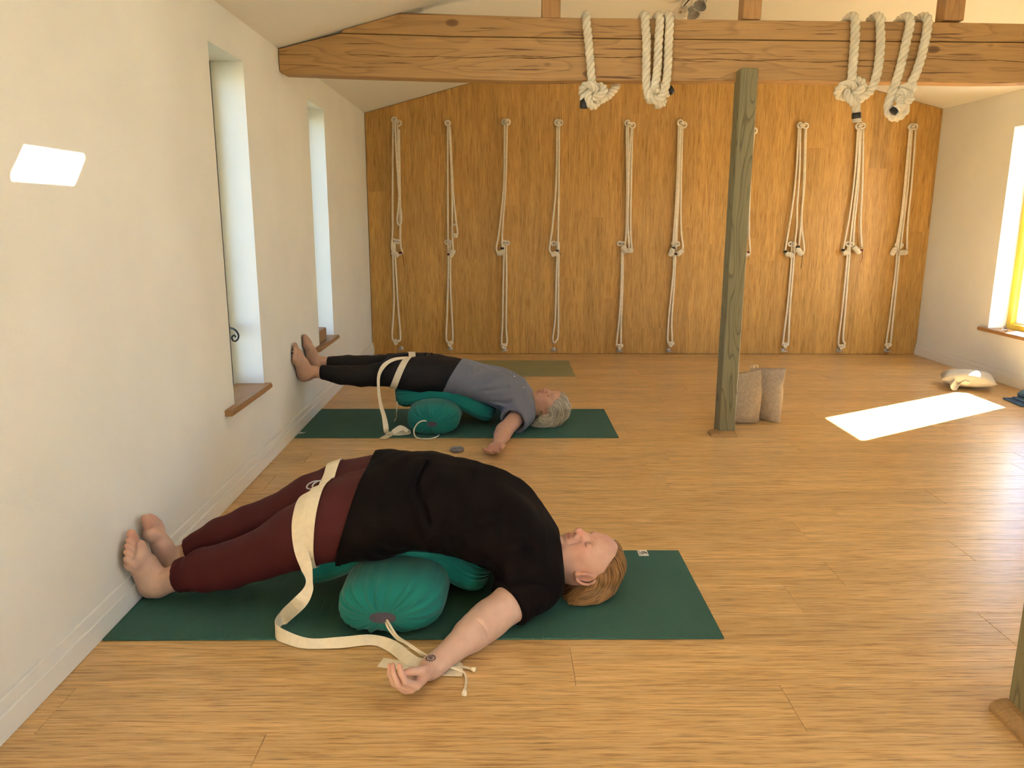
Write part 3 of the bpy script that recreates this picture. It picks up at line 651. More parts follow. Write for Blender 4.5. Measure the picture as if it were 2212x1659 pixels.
# ------------------------------------------------------------------ mats
def ribbed(m):
    t = m.node_tree; N = t.nodes; L = t.links; b = N['Principled BSDF']; tc = N.new('ShaderNodeTexCoord')
    w = N.new('ShaderNodeTexWave'); w.inputs['Scale'].default_value = 70; w.bands_direction = 'X'; L.new(tc.outputs['Object'], w.inputs['Vector'])
    bp = N.new('ShaderNodeBump'); bp.inputs['Strength'].default_value = .25; bp.inputs['Distance'].default_value = .002; L.new(w.outputs[0], bp.inputs['Height']); L.new(bp.outputs[0], b.inputs['Normal'])
for k_ in ('mat_g', 'mat_o'): ribbed(M[k_])
def yoga_mat(label, m, lo, hi):
    t = thing('yoga_mat', label, 'mat', (lo[0], lo[1], 0), 'yoga mats on the floor')
    o = box('mat_sheet', (lo[0], lo[1], .0006), (hi[0], hi[1], .0056), m, None, .001); adopt(o, t); return t
mat1 = yoga_mat('green ribbed yoga mat under the woman in burgundy leggings, nearest mat', M['mat_g'], (.0175, .001), (1.831, .612))
mat2 = yoga_mat('green yoga mat under the grey-haired woman in the slate top', M['mat_g'], (.0175, 2.118), (1.829, 2.775))
mat3 = yoga_mat('empty olive green yoga mat lying along the far bamboo wall', M['mat_o'], (.075, 3.84), (1.742, 4.50))
# sewn label with a ring mark
o = box('label_patch', (1.677, .562, .0056), (1.713, .6125, .0062), M['white']); adopt(o, mat1)
mb = MB(); a = np.linspace(-.5, 4.6, 26); c = np.array([1.698, .585, .0066])
mb.tube(np.stack([c[0]+.0105*np.cos(a), c[1]+.0125*np.sin(a), np.full(26, c[2])], 1), .0012, 5)
mb.tube(spline([c+(-.006, -.004, 0), c+(-.002, .006, 0), c+(.001, -.003, 0), c+(.004, .006, 0), c+(.0105, -.008, 0)], 6), .0012, 5)
for i in range(9): mb.tube([(1.6805, .568+i*.0045, .0065), (1.6835, .5695+i*.0045, .0065)], .0008, 4)
q = mb.build('logo', M['ink']); adopt(q, mat1)
c = at(650, 935, 'z', .0058); mb = MB()
mb.tube(spline([c+(-.012, -.012, .0004), c+(0, .012, .0004), c+(.008, -.004, .0004), c+(.022, .01, .0004)], 6), .003, 5); mb.tube([c+(-.008, -.014, .0004), c+(.014, -.012, .0004)], .003, 5)
q = mb.build('logo', M['white']); adopt(q, mat2)

# ------------------------------------------------------------------ sacks, cushion, blanket
def noise3(P, s, seed=0):
    """cheap smooth pseudo noise"""
    P = np.asarray(P)*s; r = np.random.RandomState(seed); o = 0
    for i in range(5):
        d = r.normal(size=3); o = o+np.sin(P@d+r.uniform(0, 6.28))*r.uniform(.5, 1)
    return o/2.5
def sack(label, c, rot, w, d, h, lean, seed, cord=True):
    t = thing('linen_sack', label, 'sack', (c[0], c[1], 0), 'linen sacks behind the green post')
    nu, nv = 56, 26; V = []
    for j in range(nv):
        s = j/(nv-1)
        a = w*(.97+.06*math.sin(PI*s)); b = d*np.interp(s, [0, .12, .4, .65, .78, .88, 1], [.62, .95, 1, .75, .38, .16, .12])
        for i in range(nu):
            p = 2*PI*i/nu; cx_, sy_ = math.cos(p), math.sin(p); e = .72
            x = a*math.copysign(abs(cx_)**e, cx_); y = b*math.copysign(abs(sy_)**1.0, sy_)
            if s < .15: x *= 1+.05*(1-s/.15)*abs(cx_)
            z = h*s+(.012*cx_*cx_*(-1 if s < .05 else 0))
            z += h*.07*s*s*cx_
            V.append((x, y+lean*max(0, s-.55)**1.3, max(z, .001)))
    V = np.array(V); n = noise3(V, 22, seed)*.004+noise3(V, 60, seed+1)*.0022
    rad = V[:, :2]/(np.linalg.norm(V[:, :2], axis=1)[:, None]+1e-6); fold = np.exp(-((V[:, 2]/h-.72)/.10)**2)
    V[:, :2] += rad*(n*(.4+fold*2.2))[:, None]
    ca, sa = math.cos(rot), math.sin(rot); X = V[:, 0]*ca-V[:, 1]*sa+c[0]; Y = V[:, 0]*sa+V[:, 1]*ca+c[1]; V = np.stack([X, Y, V[:, 2]], 1)
    Fc = [(j*nu+i, j*nu+(i+1) % nu, (j+1)*nu+(i+1) % nu, (j+1)*nu+i) for j in range(nv-1) for i in range(nu)]
    Fc += [tuple(range(nu))[::-1], tuple((nv-1)*nu+i for i in range(nu))]
    adopt(mesh('sack_body', V, Fc, M['hessian'], None, True), t)
    if cord:
        mb = MB(); top = V[(nv-1)*nu:]
        for q in (.40, .55): 
            p = top[int(nu*q)]; mb.tube(spline([p, p+(-.004, -.01, .018), p+(.018, -.015, .022), p+(.026, -.006, .0)], 6), .0022, 5)
        mb.build('drawcord', M['strap'], t)
    s_ = [V[j*nu+2] for j in range(1, nv-2)]
    MB().tube(np.array(s_), .0016, 5).build('side_seam', M['hessian'], t)
    return t
sack('linen sack standing half hidden by the green post, the nearer of two', (2.600, 2.475), R(-6), .128, .062, .298, .06, 3)
sack('linen sack standing at the right of the pair behind the green post', (2.772, 2.555), R(-52), .128, .058, .312, .09, 8)

def pillow(name, label, cat, c, rot, L, Wd, H, m, seed):
    t = thing(name, label, cat, (c[0], c[1], 0)); n = 30; V = []; Fc = []
    for sgn in (1, -1):
        for i in range(n):
            for j in range(n):
                u, v = 2*i/(n-1)-1, 2*j/(n-1)-1
                k_ = (max(0, 1-u*u)**.42)*(max(0, 1-v*v)**.42); pin = 1-.10*(1-u*u)*abs(v)**3; pv_ = 1-.10*(1-v*v)*abs(u)**3
                V.append((u*L/2*pv_, v*Wd/2*pin, .42*H+sgn*H*.5*k_*(1 if sgn > 0 else .75)))
    V = np.array(V); V[:, 2] += noise3(V, 28, seed)*.004+.02*np.maximum(0, np.abs(V[:, 0])/(L/2)-.75)*0
    V[:, 2] = np.maximum(V[:, 2], .0015+V[:, 2]*0)
    for b_, f in ((0, 1), (n*n, -1)):
        for i in range(n-1):
            for j in range(n-1):
                q = (b_+i*n+j, b_+(i+1)*n+j, b_+(i+1)*n+j+1, b_+i*n+j+1); Fc.append(q if f > 0 else q[::-1])
    ca, sa = math.cos(rot), math.sin(rot)
    V = np.stack([V[:, 0]*ca-V[:, 1]*sa+c[0], V[:, 0]*sa+V[:, 1]*ca+c[1], V[:, 2]], 1)
    adopt(mesh('cover', V, Fc, m, None, True), t); return t, V
cu, cV = pillow('sand_cushion', 'pale linen cushion lying on the floor by the right wall at the sunlit patch', 'cushion', (4.578, 3.455), R(-28), .355, .28, .145, M['linen'], 4)
def on_cover(px, py, lift=0.0):
    best = min(cV, key=lambda p: 9 if p[2] < .03 else float(np.hypot(*(np.array(((p-CAM)@_rt, -(p-CAM)@_up))/((p-CAM)@_fw)*F_PX+np.array((1106-px, 829.5-py))))))
    return best.copy()+np.array((-.004, -.010, lift))
lipA = [on_cover(2024, 812), on_cover(2038, 815), on_cover(2050, 819), at(2052, 832, 'y', 3.34), at(2057, 842, 'y', 3.32), at(2066, 842, 'y', 3.315), at(2072, 830, 'y', 3.35), on_cover(2090, 832)]
lipB = [on_cover(2030, 816, .006), on_cover(2046, 815, .010), on_cover(2058, 817, .014), on_cover(2060, 824, .016), on_cover(2064, 830, .014), on_cover(2072, 833, .012), on_cover(2080, 828, .012), on_cover(2096, 827, .006)]
for p in lipA+lipB: p[2] = max(p[2], .004)
o = ribbon('open_mouth', list(zip(lipA, lipB)), M['linen'], cu, .003, 7)
bl = thing('blanket', 'folded blue blanket with pale piping, cut off by the right edge beside the wall', 'blanket', (4.76, 2.98, 0))
def rquad(lo, hi, rot, c, z0, z1, name, m, par, ch=.004):
    bm = bmesh.new(); bm_box(bm, (lo[0], lo[1], z0), (hi[0], hi[1], z1), ch)
    for v in bm.verts:
        x, y = v.co.x, v.co.y; v.co.x = c[0]+x*math.cos(rot)-y*math.sin(rot); v.co.y = c[1]+x*math.sin(rot)+y*math.cos(rot)
    adopt(bmobj(name, bm, m), par)
rquad((0, -.24), (.30, .0), R(-6), (4.605, 3.085), .0006, .012, 'lower_fold', M['blue'], bl)
rquad((.05, -.235), (.30, -.02), R(-6), (4.605, 3.085), .0125, .024, 'middle_fold', M['blue'], bl)
P = np.array([(4.70, 3.08, .032), (4.69, 3.06, .05), (4.71, 3.055, .068), (4.76, 3.045, .074), (4.90, 3.035, .07)])
mb = MB(); Q = spline(P, 6)
V = []; 
for p in Q:
    for yy, zz in ((0, 0), (-.07, .008), (-.15, .0), (-.2, -.012)): V.append(p+(0, yy, zz))
for p in Q[::-1]:
    for yy, zz in ((0, -.012), (-.07, -.006), (-.15, -.012), (-.2, -.02)): V.append(p+(.004, yy, zz))
n_ = len(Q)*2; mb.raw(V, [(i*4+j, ((i+1) % n_)*4+j, ((i+1) % n_)*4+j+1, i*4+j+1) for i in range(n_) for j in range(3)])
mb.build('rolled_fold', M['blue'], bl)
MB().tube(spline([p+np.array((0, -.203, -.01)) for p in P], 6), .004, 6).build('piping', M['white'], bl)

# ------------------------------------------------------------------ small things
o = thing('cork_block', 'cork yoga block standing on the sill of the far slot window', 'block', (-.06, 3.0, .4035))
adopt(box('block_body', (-.122, 2.925, .4035), (-.008, 3.125, .484), M['block'], None, .006), o)
o = thing('window_latch', 'black iron curled latch handle on the nearer slot window', 'latch', at(500, 712, 'x', -.12))
mb = MB(); Q = spline([at(x, y, 'x', z) for x, y, z in ((495, 708, -.128), (499, 709, -.115), (505, 711, -.095), (511, 716, -.08), (515, 724, -.07), (514, 732, -.068), (508, 737, -.066), (502, 734, -.064), (501, 728, -.062), (506, 724, -.062), (509, 728, -.062))], 5)
mb.tube(Q, np.linspace(.0052, .0034, len(Q)), 8)
mb.build('curl', M['iron'], o); 
p = at(497, 709, 'x', -.128); q = box('back_plate', (-.1525, p[1]-.016, p[2]-.030), (-.128, p[1]-.002, p[2]+.022), M['iron'], None, .001); adopt(q, o)
o = thing('coil', 'small grey rubber ring lying on the boards between the two mats', 'ring', (.937, 1.877, 0))
mb = MB()
for i in range(22):
    a = 2*PI*i/22; b_ = a+.2; mb.tube([(.937+.024*math.cos(a), 1.877+.030*math.sin(a), .011), (.937+.035*math.cos(b_), 1.877+.044*math.sin(b_), .008)], .005, 6)
mb.ring((.937, 1.877, .009), .031, .008, 'z', 24, 8); mb.build('band', M['stone'], o)
MB().ball((.937, 1.877, .0075), (.022, .026, .007), 16, 7).build('middle', M['stone'], o)
# spectacles on the right sill
g0 = at(2172, 712.5, 'z', .392); o = thing('spectacles', 'folded brown-tinted spectacles lying on the right-hand window sill', 'spectacles', (g0[0], g0[1], .384))
for s in (-1, 1):
    mb = MB(); a = np.linspace(0, 2*PI, 18); c = g0+np.array((.016*s, .030*s, .008))
    mb.tube(np.stack([c[0]+.012*np.cos(a)*.5, c[1]+.026*np.cos(a), c[2]+.016*np.sin(a)], 1), .002, 6); mb.build('rim', M['lens'], o)
    mb = MB().tube([g0+np.array((.03*s, .056*s, .01)), g0+np.array((.03*s-.05, .02*s, -.004))], .0022, 6); mb.build('arm', M['steel'], o)
# track with spot lamps under the ridge
YT = 3.93
tr = thing('lamp_track', 'white track with small spotlights hanging under the ridge behind the beam', 'light', (XR, YT, 2.70))
adopt(box('track_bar', (XR-.018, 2.42, 2.685), (XR+.018, YT, 2.715), M['lampw'], None, .002), tr)
adopt(box('track_slot', (XR-.006, 2.44, 2.6842), (XR+.006, YT-.02, 2.6848), M['seal']), tr)
for yy in (2.6, 3.7): adopt(box('hanger', (XR-.006, yy-.01, 2.7151), (XR+.006, yy+.01, 2.7395), M['lampw']), tr)
e = at(1475, 14, 'x', XR+.004); adopt(box('end_feed', (XR-.022, YT-.03, 2.655), (XR+.026, YT+.05, 2.69), M['steel'], None, .002), tr)
p1, p2 = at(1475, 20, 'y', YT), at(1475, 34, 'y', YT)
MB().tube([p1, p2], .007, 8).ball(p2+(.012, 0, -.012), (.016, .016, .013)).build('feed_stem', M['lampw'], tr)
def spot(c, tip, stem):
    s = thing('spot_lamp', stem[1], 'light', tuple(stem[0]), 'spotlights on the ridge track')
    c, tip = np.array(c), np.array(tip); d = (tip-c)/np.linalg.norm(tip-c); L = np.linalg.norm(tip-c)
    MB().tube([stem[0], c+(0, 0, .01)], .007, 8).build('stem', M['lampw'], s)
    MB().tube([c-d*.028, c-d*.02, c, c+d*L*.45], [.006, .020, .026, .026], 14).build('body', M['lampw'], s)
    mb = MB()
    for i in range(3): mb.tube([c+d*L*(.16+.11*i), c+d*L*(.20+.11*i)], .0265, 14)
    mb.build('vent', M['seal'], s)
    MB().tube([c+d*L*.45, c+d*L*.52, c+d*L], [.020, .024, .042], 18, False).tube([c+d*L*.99, c+d*L*.6], [.040, .022], 18, False).tube([c+d*L*.58, c+d*L*.62], .022, 14).build('shade', M['lampg'], s, False)
q1 = at(1493, 16, 'y', 3.55); q1t = at(1498, 34, 'y', 3.52)
spot(q1, q1t, ((q1[0], 3.55, 2.684), 'left spotlight of the two on the ridge track, tilted to the right'))
q2 = at(1520, -3, 'y', 3.3); q2t = at(1512, 13, 'y', 3.27)
spot(q2, q2t, ((q2[0], 3.3, 2.684), 'right spotlight on the ridge track, cut by the top edge'))

# ------------------------------------------------------------------ sculpting with distance fields
class Field:
    def __init__(s, lo, hi, h):
        s.lo, s.h = np.array(lo, float), h; s.n = [int(math.ceil((hi[i]-lo[i])/h))+1 for i in range(3)]
        s.ax = [lo[i]+h*np.arange(s.n[i]) for i in range(3)]; s.d = np.full(s.n, 1.0, np.float32)
    def _sl(s, lo, hi):
        r = []
        for i in range(3):
            a = max(0, int((lo[i]-s.lo[i])/s.h)); b = min(s.n[i], int((hi[i]-s.lo[i])/s.h)+2)
            if b <= a: return None
            r.append(slice(a, b))
        return tuple(r)
    def op(s, fn, lo, hi, k=.01, mode='+'):
        pad = 2.0*k+.012; sl = s._sl([l-pad for l in lo], [q+pad for q in hi])
        if sl is None: return s
        x, y, z = (s.ax[i][sl[i]].reshape([-1 if j == i else 1 for j in range(3)]) for i in range(3))
        v = fn(x, y, z).astype(np.float32); a = s.d[sl]; v = np.broadcast_to(v, a.shape)
        if mode == '+':
            hh = np.clip(.5+.5*(a-v)/k, 0, 1); s.d[sl] = a*(1-hh)+v*hh-k*hh*(1-hh)
        elif mode == '-':
            w = -v; hh = np.clip(.5-.5*(a-w)/k, 0, 1); s.d[sl] = a*(1-hh)+w*hh+k*hh*(1-hh)
        elif mode == 'cut': s.d[sl] = np.maximum(a, v)
        elif mode == 'add': s.d[sl] = a+v
        return s
    def cone(s, p, q, r1, r2, k=.01, mode='+'):
        p, q = np.array(p, float), np.array(q, float); e = q-p; L2 = max(e@e, 1e-12); rm = max(r1, r2)
        def fn(x, y, z):
            t = np.clip(((x-p[0])*e[0]+(y-p[1])*e[1]+(z-p[2])*e[2])/L2, 0, 1)
            return np.sqrt((x-p[0]-t*e[0])**2+(y-p[1]-t*e[1])**2+(z-p[2]-t*e[2])**2)-(r1+(r2-r1)*t)
        return s.op(fn, np.minimum(p, q)-rm, np.maximum(p, q)+rm, k, mode)
    def chain(s, P, r, k=.01):
        for i in range(len(P)-1): s.cone(P[i], P[i+1], r[i], r[i+1], k)
        return s
    def ball(s, c, r, k=.01, mode='+'): return s.cone(c, np.array(c)+1e-6, r, r, k, mode)
    def ell(s, c, r, ax=None, k=.01, mode='+'):
        c, r = np.array(c, float), np.array(r, float); A = np.eye(3) if ax is None else np.array(ax, float); rm = max(r)
        def fn(x, y, z):
            dx, dy, dz = x-c[0], y-c[1], z-c[2]
            u = [(dx*A[i][0]+dy*A[i][1]+dz*A[i][2])/r[i] for i in range(3)]
            k0 = np.sqrt(u[0]**2+u[1]**2+u[2]**2)+1e-9; k1 = np.sqrt((u[0]/r[0])**2+(u[1]/r[1])**2+(u[2]/r[2])**2)+1e-9
            return k0*(k0-1)/k1
        return s.op(fn, c-rm, c+rm, k, mode)
    def loft(s, xs, yc, zc, w, hh, k=.02, grow=0, e=2.3):
        """body of elliptical sections standing along x"""
        def fn(x, y, z):
            X = np.ravel(x); f = lambda a: np.interp(X, xs, a).reshape(-1, 1, 1)
            W_, H_ = f(w)+grow, f(hh)+grow
            q = (np.abs((y-f(yc))/W_)**e+np.abs((z-f(zc))/H_)**e)**(1/e)
            return np.maximum((q-1)*np.minimum(W_, H_)*.95, np.maximum(xs[0]-x, x-xs[-1]))
        m = max(max(w), max(hh))+grow
        return s.op(fn, (xs[0], min(yc)-m, min(zc)-m), (xs[-1], max(yc)+m, max(zc)+m), k)
    def plane(s, n, p, lo=None, hi=None):
        """keep the side where (x-p).n < 0"""
        n = np.array(n, float); n /= np.linalg.norm(n); p = np.array(p, float)
        lo = s.lo if lo is None else lo; hi = s.lo+s.h*np.array(s.n) if hi is None else hi
        return s.op(lambda x, y, z: (x-p[0])*n[0]+(y-p[1])*n[1]+(z-p[2])*n[2]+0*x*y*z, lo, hi, .001, 'cut')
    def ridge(s, P, r, amp):
        """soft raised fold (amp>0) or crease (amp<0) along the line P"""
        P = np.array(P, float)
        for i in range(len(P)-1):
            p, q = P[i], P[i+1]; e = q-p; L2 = e@e
            def fn(x, y, z):
                t = np.clip(((x-p[0])*e[0]+(y-p[1])*e[1]+(z-p[2])*e[2])/L2, 0, 1)
                d2 = (x-p[0]-t*e[0])**2+(y-p[1]-t*e[1])**2+(z-p[2]-t*e[2])**2
                return -amp*np.exp(-d2/(r*r))
            s.op(fn, np.minimum(p, q)-2*r, np.maximum(p, q)+2*r, .001, 'add')
        return s
    def wave(s, fn): s.op(fn, s.lo, s.lo+s.h*np.array(s.n), .001, 'add'); return s
    def mesh(s, relax=1):
        d = s.d; ins = d < 0; nx, ny, nz = s.n
        c = np.zeros((nx-1, ny-1, nz-1), np.uint8)
        for i in (0, 1):
            for j in (0, 1):
                for k in (0, 1): c += ins[i:nx-1+i, j:ny-1+j, k:nz-1+k]
        act = (c > 0) & (c < 8); I = np.argwhere(act); idx = np.full(act.shape, -1, np.int32); idx[act] = np.arange(len(I))
        off = [(i, j, k) for i in (0, 1) for j in (0, 1) for k in (0, 1)]
        val = {o: d[I[:, 0]+o[0], I[:, 1]+o[1], I[:, 2]+o[2]] for o in off}
        S_, n_ = np.zeros((len(I), 3)), np.zeros(len(I))
        for o in off:
            for a in range(3):
                if o[a]: continue
                o2 = tuple(o[b]+(b == a) for b in range(3)); v0, v1 = val[o], val[o2]; m = (v0 < 0) != (v1 < 0)
                t = np.where(m, v0/np.where(m, v0-v1, 1), 0); p = np.tile(np.array(o, float), (len(I), 1)); p[:, a] += t
                S_ += p*m[:, None]; n_ += m
        V = s.lo+s.h*(I+S_/n_[:, None]); Q = []
        for a in range(3):
            b, c_ = (a+1) % 3, (a+2) % 3
            sl0 = [slice(None)]*3; sl1 = [slice(None)]*3; sl0[a] = slice(0, -1); sl1[a] = slice(1, None)
            m = ins[tuple(sl0)] != ins[tuple(sl1)]; E_ = np.argwhere(m)
            E_ = E_[(E_[:, b] > 0) & (E_[:, c_] > 0) & (E_[:, b] < s.n[b]-1) & (E_[:, c_] < s.n[c_]-1)]
            if not len(E_): continue
            def cell(db, dc):
                q = E_.copy(); q[:, b] += db; q[:, c_] += dc; return idx[q[:, 0], q[:, 1], q[:, 2]]
            quad = np.stack([cell(-1, -1), cell(0, -1), cell(0, 0), cell(-1, 0)], 1)
            flip = ~ins[E_[:, 0], E_[:, 1], E_[:, 2]]; quad[flip] = quad[flip][:, ::-1]; Q.append(quad)
        Q = np.vstack(Q); Q = Q[(Q >= 0).all(1)]
        for _ in range(relax):
            A = np.zeros_like(V); n = np.zeros(len(V))
            for a in range(4):
                for b in (1, 3):
                    np.add.at(A, Q[:, a], V[Q[:, (a+b) % 4]]); np.add.at(n, Q[:, a], 1)
            V = V*.5+.5*A/np.maximum(n, 1)[:, None]
        return V, Q

def npmesh(name, V, Q, m, parent=None, tint=None):
    me = bpy.data.meshes.new(name); me.vertices.add(len(V)); me.vertices.foreach_set('co', np.ascontiguousarray(V, np.float32).ravel())
    me.loops.add(Q.size); me.loops.foreach_set('vertex_index', Q.astype(np.int32).ravel())
    me.polygons.add(len(Q)); me.polygons.foreach_set('loop_start', np.arange(0, Q.size, Q.shape[1], dtype=np.int32))
    me.update(calc_edges=True); me.validate()
    if tint is not None:
        a = me.color_attributes.new('tint', 'FLOAT_COLOR', 'POINT'); a.data.foreach_set('color', np.c_[tint, np.ones(len(V))].astype(np.float32).ravel())
    o = link(name, me, m, None, True)
    if parent is not None: adopt(o, parent)
    return o

def join(parts):
    V, Q, n = [], [], 0
    for v, q in parts: V.append(v); Q.append(q+n); n += len(v)
    return np.vstack(V), np.vstack(Q)

def unit(v): v = np.array(v, float); return v/np.linalg.norm(v)

# ---- hand: d = along the fingers, n = palm side, t = thumb side
def hand(F, w, d, n, t, s, curl, thumb, spread=1.0):
    d, n, t = unit(d), unit(n), unit(t); w = np.array(w, float); P = lambda a, b, c: w+s*(a*d+b*t+c*n)
    kn = [(.088, .030, 0), (.092, .010, -.002), (.088, -.010, 0), (.079, -.028, .003)]
    tips = []
    for (a, b, c) in kn: F.cone(P(.008, b*.55, 0), P(a, b, c), .0150*s, .0118*s, .012*s)
    F.ell(P(.05, 0, .004), np.array((.046, .034, .013))*s, (d, t, n), .012*s)
    F.ell(P(.038, .024, .010), np.array((.034, .017, .015))*s, (unit(d*.9+t*.4), t, n), .012*s)
    F.ell(P(.042, -.026, .008), np.array((.038, .014, .013))*s, (d, t, n), .012*s)
    LN = [(.042, .025, .021), (.046, .029, .022), (.043, .027, .021), (.034, .020, .019)]
    for i, (a, b, c) in enumerate(kn):
        p = P(a, b, c); ang = 0; fan = (.10, .02, -.07, -.15)[i]*spread; dd = unit(d+t*fan)
        rs = (.0098, .0098, .0094, .0082)[i]*s; r0 = rs*1.08
        for j in range(3):
            ang += curl[i][j]; q = p+s*LN[i][j]*(dd*math.cos(ang)+n*math.sin(ang)); r1 = rs*(.95-.11*j)
            F.cone(p, q, r0, r1, .003*s); p, r0 = q, r1
        tips.append(p)
    p = P(.018, .026, .006); r0 = .0145*s
    for j, (L, v, r1) in enumerate(zip((.042, .033, .027), thumb, (.0125, .0112, .0092))):
        q = p+s*L*unit(d*v[0]+t*v[1]+n*v[2]); F.cone(p, q, r0, r1*s, .005*s); p, r0 = q, r1*s
    tips.append(p)
    return tips

# ---- foot standing on its sole: e = towards the toes, f = up the instep, m = inner side
def foot(F, h, e, f, m, L, ank, r_ank):
    e = unit(e); f = np.array(f, float)-e*np.dot(f, e); f = unit(f); m = np.array(m, float); m = unit(m-e*(m@e)-f*(m@f)); s = L/.25
    P = lambda a, b, c: np.array(h, float)+s*(a*e+c*f+b*m)
    F.ell(P(.033, 0, .032), np.array((.035, .030, .031))*s, (e, m, f), .015)
    F.cone(P(.05, .002, .042), P(.155, .010, .030), .034*s, .026*s, .02)
    F.cone(P(.05, -.006, .032), P(.155, -.018, .022), .029*s, .021*s, .02)
    F.cone(P(.05, .004, .06), P(.125, .010, .045), .033*s, .025*s, .02)
    F.ball(P(.178, .026, .022), .023*s, .015); F.ball(P(.165, -.030, .018), .0185*s, .015); F.cone(P(.175, .02, .018), P(.166, -.024, .016), .019*s, .017*s, .012)
    F.cone(P(.19, .026, .018), P(.212, .027, .018), .0145*s, .0125*s, .005); F.cone(P(.212, .027, .018), P(.236, .025, .016), .0135*s, .0125*s, .004)
    for b, l, r in ((.006, .234, .0088), (-.010, .226, .0084), (-.024, .214, .0080), (-.037, .200, .0078)):
        F.cone(P(.172, b*.95, .020), P(l-.022, b, .023), .0105*s, .0088*s, .006); F.cone(P(l-.022, b, .023), P(l-.006, b, .013), .0088*s, .0086*s, .003)
    a = np.array(ank, float); F.cone(P(.052, 0, .058), a, .034*s, r_ank, .02)
    F.ball(P(.058, .030, .068), .012*s, .012); F.ball(P(.052, -.030, .060), .012*s, .012)
    return P

# ---- head: local axes u = chin to crown, f = face, s = sideways
def head_axes(x0, theta, turn=0):
    u = np.array((math.cos(theta), 0, -math.sin(theta))); f = np.array((math.sin(theta), 0, math.cos(theta))); s = np.cross(f, u)
    if turn:   # turn about the long axis of the head
        f, s = f*math.cos(turn)+s*math.sin(turn), s*math.cos(turn)-f*math.sin(turn)
    return np.array(x0, float), u, f, s
def head(F, H, k, neck, jowl=0.0):
    o, u, f, s = H; P = lambda a, b, c: o+k*(a*u+b*f+c*s); A = (u, f, s); E = lambda c, r, kk=.015, m='+': F.ell(P(*c), np.array(r)*k, A, kk*k, m)
    E((.145, -.006, 0), (.088, .094, .077), .01); E((.150, .030, 0), (.060, .062, .066), .03)
    E((.078, .022, 0), (.072, .064, .058), .03); E((.035, .028, 0), (.045, .050, .046), .025)
    E((.070, -.005, .0), (.045, .062, .058), .03)
    E((.012, .062, 0), (.020, .018, .022), .02)
    for c in (-1, 1):
        E((.088, .055, c*.040), (.026, .026, .022), .022); E((.050, .042, c*.036), (.030, .030, .020), .02)
        if jowl: E((.028, .020, c*.042), (.030, .034, .022+jowl), .02)
    F.cone(P(.128, .080, -.030), P(.128, .080, .030), .014*k, .014*k, .016*k)
    for c in (-1, 1): E((.108, .094, c*.032), (.016, .017, .017), .012, '-')
    for c in (-1, 1): E((.108, .074, c*.032), (.0125, .0135, .0155), .004)
    F.cone(P(.122, .084, 0), P(.098, .096, 0), .0085*k, .0095*k, .010*k); F.cone(P(.098, .096, 0), P(.077, .108, 0), .0095*k, .0135*k, .008*k)
    for c in (-1, 1):
        E((.073, .093, c*.0135), (.0105, .012, .0085), .006); E((.067, .101, c*.0075), (.005, .006, .0042), .003, '-')
    E((.052, .078, 0), (.016, .014, .026), .012)
    F.cone(P(.0515, .087, -.016), P(.0515, .087, .016), .0062*k, .0062*k, .007*k); F.cone(P(.0405, .083, -.014), P(.0405, .083, .014), .0075*k, .0075*k, .007*k)
    F.cone(P(.0462, .0945, -.022), P(.0462, .0945, .022), .0026*k, .0026*k, .002*k, '-')
    for c in (-1, 1):
        F.cone(P(.078, .083, c*.022), P(.045, .078, c*.032), .003*k, .002*k, .008*k, '-')
        ea = (unit(u*.97-f*.2), unit(f*.97+u*.2), s)
        F.ell(P(.104, -.012, c*.076), np.array((.033, .021, .008))*k, (ea[0], ea[1], unit(s*c+f*-.35)), .006*k)
        F.ell(P(.106, -.010, c*.085), np.array((.021, .0125, .0065))*k, (ea[0], ea[1], unit(s*c+f*-.35)), .005*k, '-')
        F.ball(P(.076, -.002, c*.077), .0085*k, .006*k); F.ball(P(.102, .004, c*.080), .006*k, .004*k)
        rim = [P(.106+.031*math.cos(q), -.013+.020*math.sin(q), c*(.082+.003*math.sin(q+2))) for q in np.linspace(-.2, -3.2, 10)]
        F.chain(rim, [.0042*k]*10, .003*k)
    F.cone(P(.06, -.02, 0), np.array(neck[0]), .054*k, neck[1], .03)
    return P
def head_tint(V, H, k, base, warm=1.0):
    o, u, f, s = H; d = (V-o)/k; a, b, c = d@u, d@f, d@s; T = np.tile(np.array(base, float), (len(V), 1))
    g = lambda A_, B_, C_, r: np.exp(-(((a-A_)/r)**2+((b-B_)/r)**2+((c-C_)/r)**2))
    red = .85*g(.078, .108, 0, .018)+.5*(g(.085, .06, .045, .028)+g(.085, .06, -.045, .028))+.35*g(.165, .08, 0, .035)
    red += .5*(g(.1, -.012, .08, .03)+g(.1, -.012, -.08, .03)); red = np.clip(red*warm, 0, 1)[:, None]
    T = T*(1-red)+T*np.array((1.02, .70, .66))*red
    lip = np.exp(-((a-.0462)/.0085)**2-(c/.021)**4)*(b > .07); lip = np.clip(lip, 0, .8)[:, None]; T = T*(1-lip)+np.array((.36, .13, .10))*lip
    ey = np.clip(.55*(g(.108, .085, .032, .017)+g(.108, .085, -.032, .017)), 0, 1)[:, None]; T = T*(1-ey)+T*np.array((.80, .68, .66))*ey
    return T

def conform(bvh, pts, dirv, r, mat_, name, parent, lift=.0006, n=8):
    """thin line lying on a surface, each point dropped along dirv"""
    P = spline(pts, n) if len(pts) > 2 else np.array([np.array(pts[0])+(np.array(pts[1])-pts[0])*i/6 for i in range(7)]); out = []
    dv = Vector(dirv).normalized()
    for p in P:
        h = bvh.ray_cast(Vector(p)-dv*.06, dv, .16)
        out.append(np.array(h[0]+h[1]*lift) if h[0] is not None else None)
    out = np.array([q for q in out if q is not None])
    return out
def bvh_of(V, Q): return BVHTree.FromPolygons([Vector(p) for p in V], [tuple(q) for q in Q])

